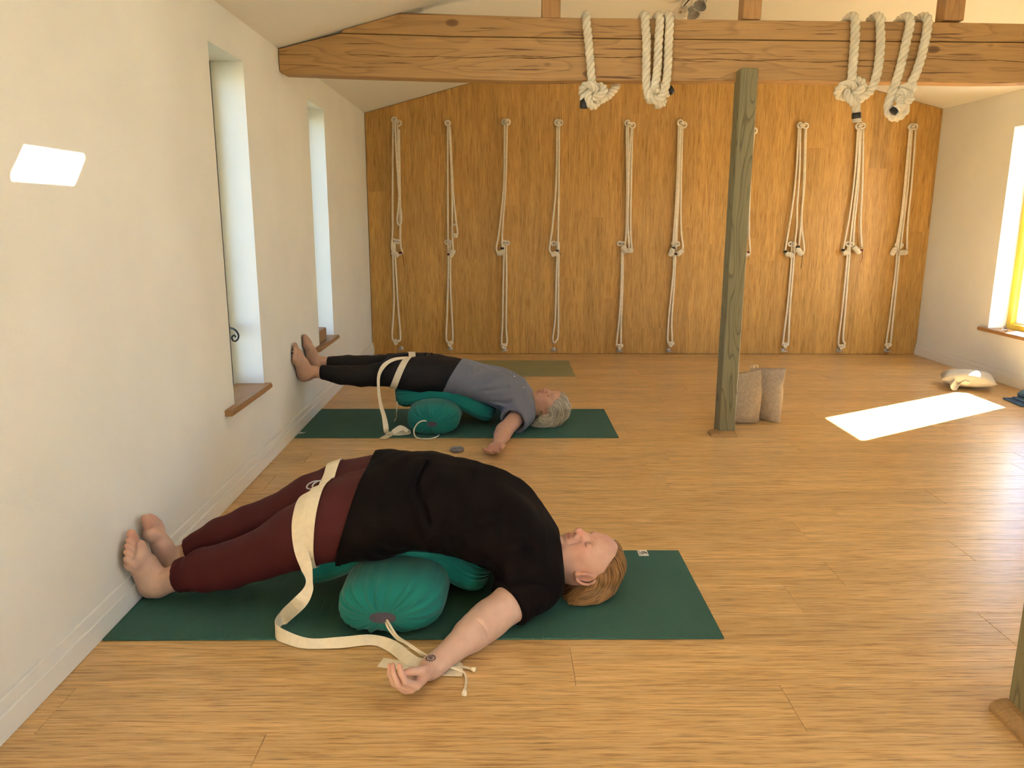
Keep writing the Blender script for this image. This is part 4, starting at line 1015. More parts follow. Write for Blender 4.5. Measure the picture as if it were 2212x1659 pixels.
# ---- hair: a soft mass with combed strands laid over it
def strands(name, paths, r, m, parent, cols, sides=4):
    V, Q, T, n = [], [], [], 0
    for P, c in zip(paths, cols):
        k_ = len(P); rr = r*np.clip(np.minimum(np.arange(k_)+1, k_-np.arange(k_))/3.0, .25, 1)
        v, f_ = tube_vf(P, rr, sides, n, False); V.append(v); Q += f_; T.append(np.tile(c, (len(v), 1))); n += len(v)
    o = npmesh(name, np.vstack(V), np.array(Q), m, parent, np.vstack(T)); o['kind'] = 'stuff'; return o

def comb(base, H, k, n, seed, col, length, lift, side=-1, cen=(.095, -.012), mix=None):
    """strands traced over the hair mass: over the crown, down behind, towards the neck"""
    V, Q = base; b = bvh_of(V, Q); o, u, f, s = H; rnd = np.random.RandomState(seed); paths, cols = [], []
    tries = 0
    while len(paths) < n and tries < n*4:
        tries += 1; p = V[rnd.randint(len(V))]
        if ((p-o)@s)*side < -.05*k or p[2] < .012: continue
        L = rnd.uniform(*length); st = .0075; m = int(L/st); back = m//2; up_ = lift*rnd.uniform(.2, 1.0); wob = rnd.normal()*.22
        def walk(p, sg, m):
            out = []
            for i in range(m):
                lc = (p-o)/k; A, B = lc@u-cen[0], lc@f-cen[1]; t = sg*(B*u-A*f)/(math.hypot(A, B)+1e-6)
                t = t+wob*s*.5*sg
                h = b.find_nearest(Vector(p+t*st))
                nn = np.array(h[1]); q = np.array(h[0])
                if np.linalg.norm(q-p) < st*.25: break
                p = q; out.append(p+nn*up_)
            return out
        P = walk(p, -1, back)[::-1]+walk(p, 1, m-back)
        if len(P) < 5: continue
        P = np.array(P); P[1:-1] = (P[:-2]+2*P[1:-1]+P[2:])/4; P[:, 2] = np.maximum(P[:, 2], .0075); paths.append(P)
        cols.append(col(rnd))
    return paths, cols

# ------------------------------------------------------------------ bolsters (pleated, drawn in at both ends)
def bolster(label, P, wv, hv, wd, carve, seed, cords=(), hole=.20):
    """P axis points, wv half widths, hv half heights, wd sideways unit vector"""
    P = spline(P, 10); n0 = len(P); L = np.r_[0, np.cumsum(np.linalg.norm(np.diff(P, axis=0), axis=1))]; tot = L[-1]
    ts, rs, ins = [], [], []
    for q in np.linspace(0, 1, 14): ts.append(.012+.075*(1-math.cos(q*PI/2))); rs.append(hole+(1-hole)*math.sin(q*PI/2)**.80)
    ta = np.array(ts); ra = np.array(rs)
    t = np.r_[[.05, .02], ta, np.linspace(ta[-1]+.02, tot-ta[-1]-.02, 26), (tot-ta)[::-1], [tot-.02, tot-.05]]
    r = np.r_[[hole*.55, hole*.92], ra, np.ones(26), ra[::-1], [hole*.92, hole*.55]]
    C = np.stack([np.interp(t, L, P[:, i]) for i in range(3)], 1); T = np.stack([np.interp(t, L, np.gradient(P[:, i], L)) for i in range(3)], 1); T /= np.linalg.norm(T, axis=1)[:, None]
    wd = unit(wd); U = np.cross(T, wd); U /= np.linalg.norm(U, axis=1)[:, None]; U *= np.sign(U[:, 2:3]+1e-9)
    wv_ = np.interp(t/tot, np.linspace(0, 1, len(wv)), wv); hv_ = np.interp(t/tot, np.linspace(0, 1, len(hv)), hv)
    n = 216; a = np.arange(n)*2*PI/n; rnd = np.random.RandomState(seed); e = .82
    ca, sa = np.sign(np.cos(a))*np.abs(np.cos(a))**e, np.sign(np.sin(a))*np.abs(np.sin(a))**e
    pl = np.sin(a*23+2.2*np.sin(a*3+seed)); pl = np.sign(pl)*np.abs(pl)**.7*.65+np.sin(a*37+seed+1.5*np.sin(a*5))*.35
    V = []
    for i in range(len(t)):
        amp = .0085*np.clip((1.02-r[i])/.30, 0, 1)*np.clip((r[i]-hole*.9)/.25, .02, 1)+.0016*np.exp(-min(t[i], tot-t[i])/.10)
        k_ = r[i]*(1+0*pl); off = pl*amp*(r[i] > hole*.8)
        V.append(C[i]+np.outer(ca*(wv_[i]*k_+off), wd)+np.outer(sa*(hv_[i]*k_+off), U[i]))
    V = np.array(V).reshape(-1, 3); V += noise3(V, 18, seed)[:, None]*np.array((.001, .001, .003))
    if carve is not None:
        lim = carve(V[:, 0], V[:, 1]); V[:, 2] = np.minimum(V[:, 2], np.maximum(lim, .02))
    V[:, 2] = np.maximum(V[:, 2], .0062)
    m = len(t); Fc = [(i*n+j, i*n+(j+1) % n, (i+1)*n+(j+1) % n, (i+1)*n+j) for i in range(2, m-3) for j in range(n)]
    th = thing('bolster', label, 'bolster', tuple(P[0]*[1, 1, 0]), 'teal yoga bolsters')
    o = mesh('cover', V, Fc, M['teal'], None, True); adopt(o, th)
    for i0, i1 in ((2, 1), (m-3, m-2)):
        ring = [V[i0*n+j] for j in range(n)]; cen = C[i1]; q = [cen]+ring
        o = mesh('end_lining', [cen+ (np.array(p)-C[i0])*.0+ (0 if k else 0) for k, p in enumerate(q)][:1]+ring, [(0, 1+j, 1+(j+1) % n) for j in range(n)], M['inner'], None, True); adopt(o, th)
    for cpts in cords: MB().tube(spline(cpts, 8), .0036, 7).build('drawcord', M['strap'], th)
    return th

# ------------------------------------------------------------------ the woman in front
YC = .295
TX = [.56, .62, .70, .80, .90, 1.0, 1.1, 1.18, 1.25, 1.31, 1.355, 1.395]
TZ = [.275, .29, .305, .318, .322, .312, .28, .24, .19, .150, .120, .10]
TH_ = [.085, .108, .122, .130, .125, .124, .130, .135, .142, .132, .098, .05]
TW = [.20, .222, .232, .240, .242, .240, .236, .228, .214, .190, .130, .065]
TY = [YC+.01]*12
def under1(x, y):
    zc, hh, w = np.interp(x, TX, TZ), np.interp(x, TX, TH_), np.interp(x, TX, TW); q = np.clip(1-(np.abs(y-YC)/w)**2.3, 0, 1)**(1/2.3)
    z = zc-(hh+.006)*q; z[(x < TX[0]) | (q <= 0)] = 9; 
    for c in (.19, .405):
        lr = np.interp(x, [.42, .55, .62, .70], [.075, .095, .105, .11]); lz = np.interp(x, [.42, .55, .62, .70], [.178, .24, .265, .29])
        zz = np.where((x > .40) & (x < .70) & (np.abs(y-c) < lr), lz-np.sqrt(np.maximum(lr**2-(y-c)**2, 0)), 9); z = np.minimum(z, zz)
    return z-.004
cordA = [at(832, 1336, 'y', .012), at(838, 1355, 'y', -.02), at(856, 1378, 'y', -.035), at(875, 1388, 'z', .055), at(895, 1402, 'z', .05), at(930, 1425, 'z', .02), at(970, 1440, 'z', .006), at(1000, 1441, 'z', .005), at(1018, 1445, 'z', .005)]
cordB = [at(833, 1334, 'y', .010), at(842, 1350, 'y', -.022), at(858, 1374, 'y', -.033), at(884, 1392, 'z', .055), at(915, 1412, 'z', .04), at(960, 1436, 'z', .02), at(1000, 1452, 'z', .006), at(1007, 1470, 'z', .005), at(1004, 1490, 'z', .005)]
b1 = bolster('teal bolster lying crosswise with its gathered end towards the camera, nearest of the four',
        [(.832, -.022, .074), (.850, .05, .090), (.857, .15, .094), (.857, .32, .088), (.857, .60, .095)], [.150, .158, .158, .158, .156], [.088, .092, .088, .080, .092], (1, 0, 0), None, 2, [cordA, cordB], .25)
for c_ in (cordA, cordB):
    MB().tube([c_[-1], c_[-1]+(c_[-1]-c_[-2])*.12, c_[-1]+(c_[-1]-c_[-2])*.5], [.0045, .006, .0075], 8).build('cord_tassel', M['strap'], b1)
def bow(yc):
    return [(.515, yc, .105), (.63, yc, .138), (.75, yc, .185), (.857, yc, .212), (.97, yc, .165), (1.06, yc, .095), (1.15, yc, .062)]
bolster('teal bolster lengthwise under the near woman\'s hips and back, on the crosswise one', bow(.33), [.125, .15, .155, .15, .13], [.075, .07, .06, .06, .055], (0, 1, 0), under1, 5)

p1 = thing('person', 'woman lying back over bolsters in a black top and burgundy leggings, eyes closed, palm up', 'person', (.7, YC, 0))
SK1, SK2 = (.60, .395, .295), (.50, .29, .19)
def noisew(F, amp, sc, seed, gate=None):
    r = np.random.RandomState(seed); D = r.normal(size=(5, 3))*sc; ph = r.uniform(0, 6.28, 5)
    def fn(x, y, z):
        v = 0
        for d, p in zip(D, ph): v = v+np.sin(x*d[0]+y*d[1]+z*d[2]+p)
        v = v*amp/2
        return v if gate is None else v*gate(x, y, z)
    F.wave(fn)
# -- legs (near = left leg)
nearleg = [(.085, .235, .062), (.15, .228, .092), (.24, .222, .118), (.33, .216, .138), (.43, .205, .178), (.55, .190, .240), (.66, .185, .29), (.78, .19, .31)]
farleg = [(.075, .372, .075), (.13, .376, .105), (.24, .388, .155), (.33, .394, .190), (.43, .40, .222), (.55, .405, .270), (.66, .405, .30), (.78, .40, .315)]
lr_ = [.040, .046, .064, .068, .074, .094, .112, .12]
W1 = Field((.10, .02, .0), (.86, .60, .48), .0046)
W1.chain(nearleg[1:], [r+.004 for r in lr_[1:]], .012); W1.chain(farleg[1:], [r+.003 for r in lr_[1:]], .012)
W1.loft(TX[1:6], TY[1:6], TZ[1:6], [w-.004 for w in TW[1:6]], [h-.003 for h in TH_[1:6]], .02)
W1.ridge([(.56, .297, .37), (.64, .297, .405), (.74, .297, .435)], .020, -.010); W1.ridge([(.46, .28, .24), (.60, .29, .40)], .014, -.006)
for q, l in ((.155, nearleg), (.168, nearleg), (.175, nearleg)): pass
d1, d2 = unit(np.array(nearleg[2])-nearleg[1]), unit(np.array(farleg[2])-farleg[1])
noisew(W1, .0028, 70, 4, lambda x, y, z: np.exp(-((x-.17)/.05)**2)+.25*np.exp(-((x-.42)/.06)**2)); noisew(W1, .0011, 30, 5)
for L_, d_ in ((nearleg, d1), (farleg, d2)):
    c = np.array(L_[1]); W1.ridge([c+d_*.012+np.array((0, .05*math.cos(a), .05*math.sin(a))) for a in np.linspace(0, 2*PI, 13)], .008, .0035)
    n_ = -d_; y0, y1 = (.05, .30) if L_ is nearleg else (.30, .50)
    W1.plane(-d_, c+d_*.002, (.10, y0, 0), (.22, y1, .48))
W1.plane((1, 0, -.30), (.735, .3, .26))
v, q = W1.mesh(1); npmesh('leggings', v, q, M['wine'], p1)
legs1 = bvh_of(v, q)
# -- shirt
SH = np.array((1.285, .150, .105)); EL = np.array((1.128, .008, .050)); WR = np.array((.985, -.205, .034))
B1 = Field((.62, -.02, .0), (1.42, .60, .49), .0046)
B1.loft(TX, TY, TZ, TW, TH_, .02, .006)
B1.cone(SH, (1.205, .078, .078), .088, .072, .045); B1.cone((1.29, .45, .105), (1.205, .53, .078), .088, .070, .045)
B1.ell((1.16, .20, .29), (.11, .085, .075), None, .06); B1.ell((1.16, .41, .29), (.11, .085, .075), None, .06)
B1.ell((.90, .295, .335), (.16, .20, .120), None, .05)
sd = unit(np.array((1.205, .078, .078))-SH); B1.plane(sd, (1.203, .068, .078), (1.05, -.05, 0), (1.30, .13, .17)); 
B1.chain(nearleg[4:], [r+.011 for r in lr_[4:]], .03); B1.chain(farleg[4:], [r+.011 for r in lr_[4:]], .03)
# folds are drawn on the surface found by a first pass
def pix_on(F):
    b = bvh_of(*F.mesh(0))
    def fn(px, py):
        d = Vector(unit(at(px, py, 'y', 9.0)-CAM)); h = b.ray_cast(Vector(CAM), d, 9)
        return np.array(h[0]) if h[0] is not None else None
    return fn
def folds(F, on, lines, r, amp):
    for L in lines:
        P = [on(*p) for p in L]; P = [p for p in P if p is not None]
        if len(P) > 1: F.ridge(spline(P, 4) if len(P) > 2 else P, r, amp)
on1 = pix_on(B1)
folds(B1, on1, [[(908, 994), (898, 1020), (888, 1048), (892, 1072), (905, 1100), (913, 1130), (922, 1155)]], .011, .011)
folds(B1, on1, [[(918, 998), (907, 1022), (898, 1050), (903, 1075), (917, 1105), (925, 1135)]], .008, -.008)
folds(B1, on1, [[(928, 1150), (925, 1090), (935, 1050), (950, 1020)], [(940, 1160), (980, 1130), (1040, 1095)]], .012, .003)
folds(B1, on1, [[(950, 1215), (1040, 1180), (1130, 1160)], [(985, 1235), (1060, 1205), (1140, 1180)], [(930, 1190), (1000, 1150), (1080, 1120)], [(1010, 1250), (1080, 1228), (1150, 1205)]], .010, .0035)
folds(B1, on1, [[(740, 1195), (840, 1205), (940, 1212)], [(725, 1150), (760, 1190)]], .010, .003)
folds(B1, on1, [[(1110, 1258), (1150, 1252), (1190, 1262), (1200, 1275)]], .009, -.007)
folds(B1, on1, [[(1148, 1330), (1150, 1290), (1150, 1262)], [(1162, 1325), (1164, 1285), (1162, 1262)], [(1175, 1315), (1176, 1285), (1172, 1264)], [(1137, 1325), (1135, 1290), (1138, 1268)]], .0065, .0045)
noisew(B1, .0022, 22, 11); noisew(B1, .0012, 48, 12)
HN = unit((-1, .0, .30)); B1.plane(HN, (.700, .3, .26))
B1.plane((1, 0, .10), (1.372, .3, .15))
v, q = B1.mesh(1); shirt1 = npmesh('top', v, q, M['black'], p1); shirt_bvh = bvh_of(v, q)
# hem seam standing slightly proud
hem = []
for a in np.linspace(-1.0, 3.6, 40):
    x = .71; dirn = np.array((0, math.cos(a+PI), math.sin(a))); o_ = Vector((.716+ (.30*(0)), YC, .30)); 
    h_ = shirt_bvh.ray_cast(Vector((.708+.30*(.12*math.sin(a)), YC, .30))+Vector((0, -math.cos(a)*.4, math.sin(a)*.4)), Vector((0, math.cos(a), -math.sin(a))), .5)
    if h_[0] is not None: hem.append(np.array(h_[0]))
if len(hem) > 8: MB().tube(np.array(hem), .0032, 6, False).build('hem', M['black'], p1)
# -- body: head and neck, arm and hand, feet, and the core under the clothes
KH = .99
H1 = head_axes((1.341, .283, .123), R(4), R(-7))
HF = Field((1.30, .15, .0), (1.62, .42, .30), .0022)
P1 = head(HF, H1, KH, ((1.30, YC, .11), .062), .006)
for k_ in range(3): HF.ridge([P1(.012+.012*k_, -.01+.012*k_, -.062), P1(-.004+.012*k_, .020+.008*k_, -.050), P1(-.010+.010*k_, .045, -.030)], .0045, -.0022)
HF.ridge([P1(.118, .06, -.062), P1(.112, .068, -.056)], .003, -.0015); HF.ridge([P1(.108, .06, -.062), P1(.106, .068, -.056)], .003, -.0012)
hv_, hq_ = HF.mesh(1); htint = head_tint(hv_, H1, KH, tuple(q*w for q, w in zip(SK1, (.95, .86, .84))), 1.35); face1 = bvh_of(hv_, hq_)
AF = Field((.82, -.43, .0), (1.31, .20, .20), .0023)
AF.cone(SH, EL, .070, .049, .02); AF.cone(EL+np.array((.012, .012, .004)), EL+unit(WR-EL)*.07, .050, .046, .03); AF.cone(EL+unit(WR-EL)*.05, WR, .0465, .0265, .02)
AF.ell(WR+unit(EL-WR)*.02, (.040, .031, .023), (unit(WR-EL), unit(np.cross((0, 0, 1), WR-EL)), (0, 0, 1)), .02)
fd = unit((-.42, -.90, .02)); tn = unit(np.array((-.50, .16, .85))); th_ = np.cross(tn, fd)
C_ = R(1)
tips1 = hand(AF, WR+np.array((-.006, -.012, .002)), fd, tn, th_, .95,
     [(.75, .85, .45), (.85, .85, .45), (.95, .80, .45), (1.05, .75, .40)], [(.95, .30, .45), (.95, -.10, .55), (.90, -.35, .35)], .6)
onA = pix_on(AF); folds(AF, onA, [[(1034, 1340), (1045, 1352), (1053, 1368)]], .005, -.0016)
av_, aq_ = AF.mesh(1); av_[:, 2] = np.maximum(av_[:, 2], np.where((av_[:, 1] > .0), .006, .0008)); atint = np.tile(np.array(SK1), (len(av_), 1))
tipm = np.min([np.linalg.norm(av_-t_, axis=1) for t_ in tips1], axis=0); hm = np.linalg.norm(av_-(WR+fd*.07), axis=1)
rd = np.clip(.75*np.exp(-(tipm/.018)**2)+.45*np.exp(-(hm/.055)**2), 0, 1)[:, None]; atint = atint*(1-rd)+atint*np.array((1.0, .74, .70))*rd
arm1 = bvh_of(av_, aq_)
FF = Field((.005, .05, .0), (.20, .50, .31), .0024)
h1, t1_ = np.array((.018, .262, .010)), np.array((.018, .165, .262)); foot(FF, h1, t1_-h1, (1, 0, .1), (0, 1, .3), .262, nearleg[0], .039); FF.cone(nearleg[0], (.18, .226, .102), .039, .042, .012)
h2, t2_ = np.array((.018, .372, .025)), np.array((.018, .318, .272)); foot(FF, h2, t2_-h2, (1, 0, .1), (0, -1, 0), .262, farleg[0], .039); FF.cone(farleg[0], (.16, .380, .118), .039, .040, .012)
for q0 in (.0, .008, .016, .024): FF.ridge([h1+unit(t1_-h1)*.11+np.array((.055-q0*.2, q0-.012, 0)), h1+unit(t1_-h1)*.18+np.array((.035-q0*.3, q0*1.6-.02, 0))], .0035, .0016)
fv_, fq_ = FF.mesh(1); fv_[:, 0] = np.maximum(fv_[:, 0], np.where(fv_[:, 2] < .099, .0165, .0012)); fv_[:, 2] = np.maximum(fv_[:, 2], .006)
ftint = np.tile(np.array(SK1)*.97, (len(fv_), 1)); fr_ = np.clip((fv_[:, 2]-.19)/.08, 0, .6)[:, None]; ftint = ftint*(1-fr_)+ftint*np.array((1., .74, .68))*fr_
CF = Field((.10, .02, .0), (1.40, .98, .48), .011)
CF.loft(TX[2:], TY[2:], TZ[2:], [w-.022 for w in TW[2:]], [h-.030 for h in TH_[2:]], .02); CF.chain(nearleg[2:], [r-.020 for r in lr_[2:]], .008); CF.chain(farleg[2:], [r-.020 for r in lr_[2:]], .008)
CF.cone((1.29, .45, .105), (1.16, .60, .055), .060, .046, .03); CF.cone((1.16, .60, .055), (1.08, .82, .036), .044, .026, .02); CF.ell((1.05, .88, .03), (.035, .05, .016), None, .02); CF.cone(SH, (1.23, .10, .085), .06, .055, .02)
cv_, cq_ = CF.mesh(1)
Vb, Qb = join([(hv_, hq_), (av_, aq_), (fv_, fq_), (cv_, cq_)])
npmesh('body', Vb, Qb, M['skin'], p1, np.vstack([htint, atint, ftint, np.tile(np.array(SK1), (len(cv_), 1))]))
# closed eyes, brows, lip line
def face_lines(bvh, P, f, par, k, browm, closed=True):
    fd_ = -f
    for c in (-1, 1):
        mb = MB(); q = conform(bvh, [P(.1000, .08, c*.022), P(.0985, .08, c*.029), P(.0988, .08, c*.036), P(.1008, .07, c*.044)], fd_, 0, None, '', None, .0002)
        if len(q) > 4: mb.tube(q, .0009*k, 5)
        mb.build('eyelashes', M['lash'], par)
        q = conform(bvh, [P(.131, .09, c*.014), P(.136, .085, c*.028), P(.131, .07, c*.050)], fd_, 0, None, '', None, -.0004)
        if len(q) > 4: MB().tube(q, np.linspace(.0016, .0007, len(q))*k, 6).build('eyebrow', browm, par)
    q = conform(bvh, [P(.0462, .09, -.021), P(.0470, .09, 0), P(.0462, .09, .021)], fd_, 0, None, '', None, -.0003)
    if len(q) > 4: MB().tube(q, .0012*k, 5).build('lip_line', M['lip'], par)
M['brow1'] = mat('pale_brow', (.46, .275, .19), .8)
face_lines(face1, P1, H1[2], p1, KH, M['brow1'])
# tattoo on the wrist: an eye in a ring of small points
tc_ = WR+fd*-.004+np.array((.004, .004, .03)); ta_, tb_ = unit(WR-EL), unit(np.cross((0, 0, 1), WR-EL)); view = unit(np.array((.05, .55, -.85)))
mb = MB(); C2 = lambda r_, a_: tc_+r_*(math.cos(a_)*ta_+math.sin(a_)*tb_)
def tline(pts, r_):
    q = conform(arm1, pts, view, 0, None, '', None, .0002, 5)
    if len(q) > 3: mb.tube(q, r_, 5)
tline([C2(.0105, a_) for a_ in np.linspace(0, 2*PI, 17)], .0008); tline([C2(.0032, a_) for a_ in np.linspace(0, 2*PI, 9)], .0013)
tline([C2(.0095, .2), C2(.006, 1.2), C2(.006, 2), C2(.0095, 3.0)], .0007); tline([C2(.0095, .2), C2(.006, -1.2), C2(.006, -2), C2(.0095, 3.0)], .0007)
for i in range(13):
    a_ = 2*PI*i/13; tline([C2(.0112, a_-.13), C2(.0145, a_), C2(.0112, a_+.13)], .0008)
mb.build('tattoo', M['tattoo'], p1)
# nails
for i, t_ in enumerate(tips1): pass
# -- hair: swept back from the forehead and spread on the mat
o_, u_, f_, s_ = H1
HA = Field((1.27, .11, .0), (1.64, .44, .26), .0032)
HA.ell(P1(.150, -.010, 0), np.array((.092, .100, .086))*KH, (u_, f_, s_), .01)
HA.ell(P1(.10, -.072, -.03), np.array((.105, .040, .085))*KH, (u_, f_, s_), .03); HA.ell(P1(.02, -.088, -.045), np.array((.080, .020, .065))*KH, (u_, f_, s_), .03)
HA.plane((-.75*u_+.66*f_), P1(.203, .062, 0))                       # hairline across the forehead
for c_ in (-1, 1): HA.ell(P1(.095, .062, c_*.075), np.array((.064, .054, .060))*KH, (unit(u_+.35*f_), unit(f_-.35*u_), s_), .008, '-')
HA.ell(P1(.102, -.008, -.086), np.array((.040, .028, .020))*KH, (u_, f_, s_), .006, '-')
HA.ell(P1(.03, -.012, -.05), np.array((.06, .045, .05))*KH, (u_, f_, s_), .01, '-')
noisew(HA, .0020, 90, 21)
v, q = HA.mesh(1); v[:, 2] = np.maximum(v[:, 2], .0065); col0 = np.array((.225, .105, .033))
hr1 = npmesh('hair', v, q, M['hair'], p1, np.tile(col0*.75, (len(v), 1)))
paths, cols = comb((v, q), H1, KH, 900, 5, lambda r: col0*r.uniform(.55, 1.6)+np.array((.06, .04, .014))*r.uniform(0, 1.6), (.07, .17), .0034)
strands('hair_strands', paths, .0013, M['hair'], hr1, cols)

# -- belt round the thighs with a long tail
bt = thing('yoga_strap', 'cream cotton strap buckled round burgundy thighs, its tail curling onto the boards', 'strap', (.58, .2, 0), 'cotton yoga straps')
loop = []
for a in np.linspace(0, 2*PI, 41):
    ca, sa = math.cos(a), math.sin(a); yc, zc = .298+.11*np.sign(ca)*min(1, abs(ca)*3), .26
    pp = []
    for dx in (-.022, .022):
        xx = .605+dx+.03*sa*.6
        h_ = legs1.ray_cast(Vector((xx, .298+.4*ca, .26+.32*sa)), Vector((0, -.4*ca, -.32*sa)).normalized(), .6)
        p_ = np.array(h_[0])+np.array((0, ca, sa))*.006 if h_[0] is not None else np.array((xx, .298+.2*ca, .26+.1*sa)); pp.append(p_)
    loop.append(pp)
# taut across the gap between the legs
for i, pp in enumerate(loop):
    a = 2*PI*i/40
    for j in (0, 1):
        if math.sin(a) > .3 and abs(pp[j][1]-.298) < .10: pp[j][2] = max(pp[j][2], np.interp(pp[j][1], [.19, .298, .40], [.366, .384, .392]))
        if math.sin(a) < -.3 and abs(pp[j][1]-.298) < .10: pp[j][2] = min(pp[j][2], .165)
ribbon('thigh_loop', loop, M['strap'], bt, .0024, 3)
cp = lambda x, y: (200+x/3.16, 950+y/3.16)
def onleg(px, py, lift=.005):
    d = at(px, py, 'y', 1.0)-CAM; h_ = legs1.ray_cast(Vector(CAM), Vector(d).normalized(), 6); 
    return np.array(h_[0])-unit(d)*lift if h_[0] is not None else None
pairs = []
for (l, r_, yy) in [((1500, 345), (1580, 300), .27), ((1408, 400), (1502, 350), .18), ((1368, 520), (1462, 470), .12), ((1361, 640), (1455, 600), .088), ((1380, 770), (1470, 745), .072), ((1422, 880), (1497, 850), .068), ((1456, 955), (1503, 965), .062), ((1438, 1015), (1502, 1040), .058), ((1370, 1085), (1452, 1140), .045)]:
    a_ = at(*cp(*l), 'y', yy); b_ = at(*cp(*r_), 'y', yy)
    for pt_, src in ((a_, l), (b_, r_)):
        g_ = onleg(*cp(*src), .007)
        if g_ is not None and g_[1] < pt_[1]: pt_[:] = g_
    pairs.append((a_, b_))
for t_, b_ in [((1290, 1165), (1318, 1262)), ((1246, 1240), (1250, 1350)), ((1300, 1292), (1330, 1395)), ((1480, 1355), (1450, 1425)), ((1700, 1345), (1690, 1422)), ((1900, 1330), (1900, 1402)), ((2060, 1370), (2010, 1440)), ((2212, 1480), (2130, 1530))]:
    B_ = at(*cp(*b_), 'z', .004); T0 = at(*cp(*t_), 'z', .004); dy = T0[1]-B_[1]
    # rests on its lower edge where the pair is further apart than a flat strap would look
    T_ = at(*cp(*t_), 'y', B_[1]+min(max(dy, 0), .022)); T_[2] = max(T_[2], .006); pairs.append((T_, B_))
c8 = lambda x, y: (800+x/6.91, 1300+y/6.91)
for t_, b_, z_ in [((860, 845), (665, 970), .0055), ((1080, 850), (980, 1078), .0055), ((1285, 852), (1330, 1108), .0055), ((1345, 930), (1375, 1085), .0055)]:
    pairs.append((at(*c8(*t_), 'z', z_), at(*c8(*b_), 'z', z_)))
ribbon('tail', pairs, M['strap'], bt, .0022, 6)
ribbon('tail_end', [(at(*c8(*t_), 'z', .0022), at(*c8(*b_), 'z', .0022)) for t_, b_ in [((1375, 930), (1385, 1060)), ((1280, 880), (1320, 1090)), ((900, 890), (900, 1070)), ((480, 880), (420, 1010)), ((195, 840), (105, 970))]], M['strap'], bt, .0022, 5)
for dx in (-.004, .012):
    c = at(681, 1050, 'y', .28)+np.array((dx, dx*.4, .004)); n1, n2 = unit((.65, .75, .1)), unit((-.5, .4, .65)); a = np.linspace(0, 2*PI, 22)
    MB().tube(c+.026*np.cos(a)[:, None]*n1+.011*np.sin(a)[:, None]*n2, .0026, 7).build('buckle_ring', M['steel'], bt)

# ------------------------------------------------------------------ the woman behind
YD = 2.43
SK3 = (.52, .30, .20)
UX = [.50, .60, .70, .80, .90, 1.0, 1.1, 1.18, 1.25, 1.31, 1.35, 1.385]
UZ = [.33, .315, .31, .31, .295, .272, .237, .207, .180, .155, .130, .11]
UH = [.075, .09, .10, .105, .102, .10, .104, .110, .113, .105, .072, .04]
UW = [.15, .165, .175, .176, .168, .168, .176, .182, .176, .150, .110, .06]
UY = [YD]*12
def under2(x, y):
    zc, hh, w = np.interp(x, UX, UZ), np.interp(x, UX, UH), np.interp(x, UX, UW); q = np.clip(1-(np.abs(y-YD)/w)**2.3, 0, 1)**(1/2.3)
    z = zc-(hh+.006)*q; z[(x < UX[0]) | (q <= 0)] = 9; return z-.004
cordC = [at(930, 911, 'y', 2.135), at(914, 909, 'y', 2.11), at(902, 915, 'y', 2.10), at(894, 930, 'y', 2.10), at(900, 945, 'z', .008), at(925, 948, 'z', .008), at(942, 944, 'z', .008), at(949, 939, 'z', .01)]
bolster('teal bolster lying crosswise on the further green mat, a white cord looping from its end',
        [(.783, 2.112, .078), (.787, 2.17, .092), (.787, 2.30, .095), (.787, 2.45, .09), (.787, 2.72, .095)], [.144, .150, .152, .152, .150], [.088, .094, .090, .084, .092], (1, 0, 0), None, 9, [cordC])
cordD = [at(858, 868, 'y', 2.34), at(857, 885, 'y', 2.33), at(856, 902, 'z', .03), at(852, 910, 'z', .009)]
bolster('teal bolster lengthwise under the grey-haired woman\'s back, sloping down to her shoulders',
        [(.535, 2.44, .175), (.64, 2.44, .190), (.75, 2.44, .212), (.86, 2.44, .205), (.97, 2.44, .15), (1.06, 2.44, .095), (1.14, 2.44, .062)], [.125, .145, .15, .15, .13], [.075, .072, .066, .062, .055], (0, 1, 0), under2, 12, [cordD])
p2 = thing('person', 'grey-haired woman lying back over bolsters in a slate top and black leggings, feet on wall', 'person', (.7, YD, 0))
nl = [(.085, 2.335, .335), (.14, 2.335, .331), (.25, 2.338, .316), (.36, 2.345, .306), (.45, 2.352, .315), (.58, 2.352, .322), (.70, 2.35, .312)]
fl = [(.085, 2.525, .355), (.14, 2.525, .350), (.25, 2.520, .340), (.36, 2.512, .335), (.45, 2.508, .338), (.58, 2.507, .330), (.70, 2.50, .315)]
r2 = [.034, .038, .054, .058, .062, .080, .098]
W2 = Field((.10, 2.20, .10), (1.02, 2.66, .48), .0062)
W2.chain(nl[1:], [r+.003 for r in r2[1:]], .012); W2.chain(fl[1:], [r+.003 for r in r2[1:]], .012)
W2.loft(UX[:7], UY[:7], UZ[:7], UW[:7], UH[:7], .03)
W2.ridge([(.50, YD, .38), (.70, YD, .42)], .016, -.008)
noisew(W2, .0016, 45, 31)
W2.plane((-1, 0, 0), (.128, 2.4, .3)); W2.plane((1, 0, -.1), (.985, 2.4, .3))
v, q = W2.mesh(1); npmesh('leggings', v, q, M['char'], p2); legs2 = bvh_of(v, q)
mb = MB()
for pts in ([at(918, 770, 'y', 2.42), at(919, 764, 'y', 2.42), at(922, 763, 'y', 2.42)], [at(931, 768, 'y', 2.42), at(932, 763, 'y', 2.42), at(936, 766, 'y', 2.42)]): mb.tube(spline(pts, 4), .004, 6)
mb.build('waist_tie', M['char'], p2)
SA, EA, WA = np.array((1.283, 2.300, .098)), at(1089, 931, 'z', .048), at(1073, 962, 'z', .030)
B2 = Field((.80, 2.02, .0), (1.41, 2.74, .47), .0055)
B2.loft(UX, UY, UZ, UW, UH, .02, .008)
sv = unit(EA-SA); s1_ = SA+sv*.115
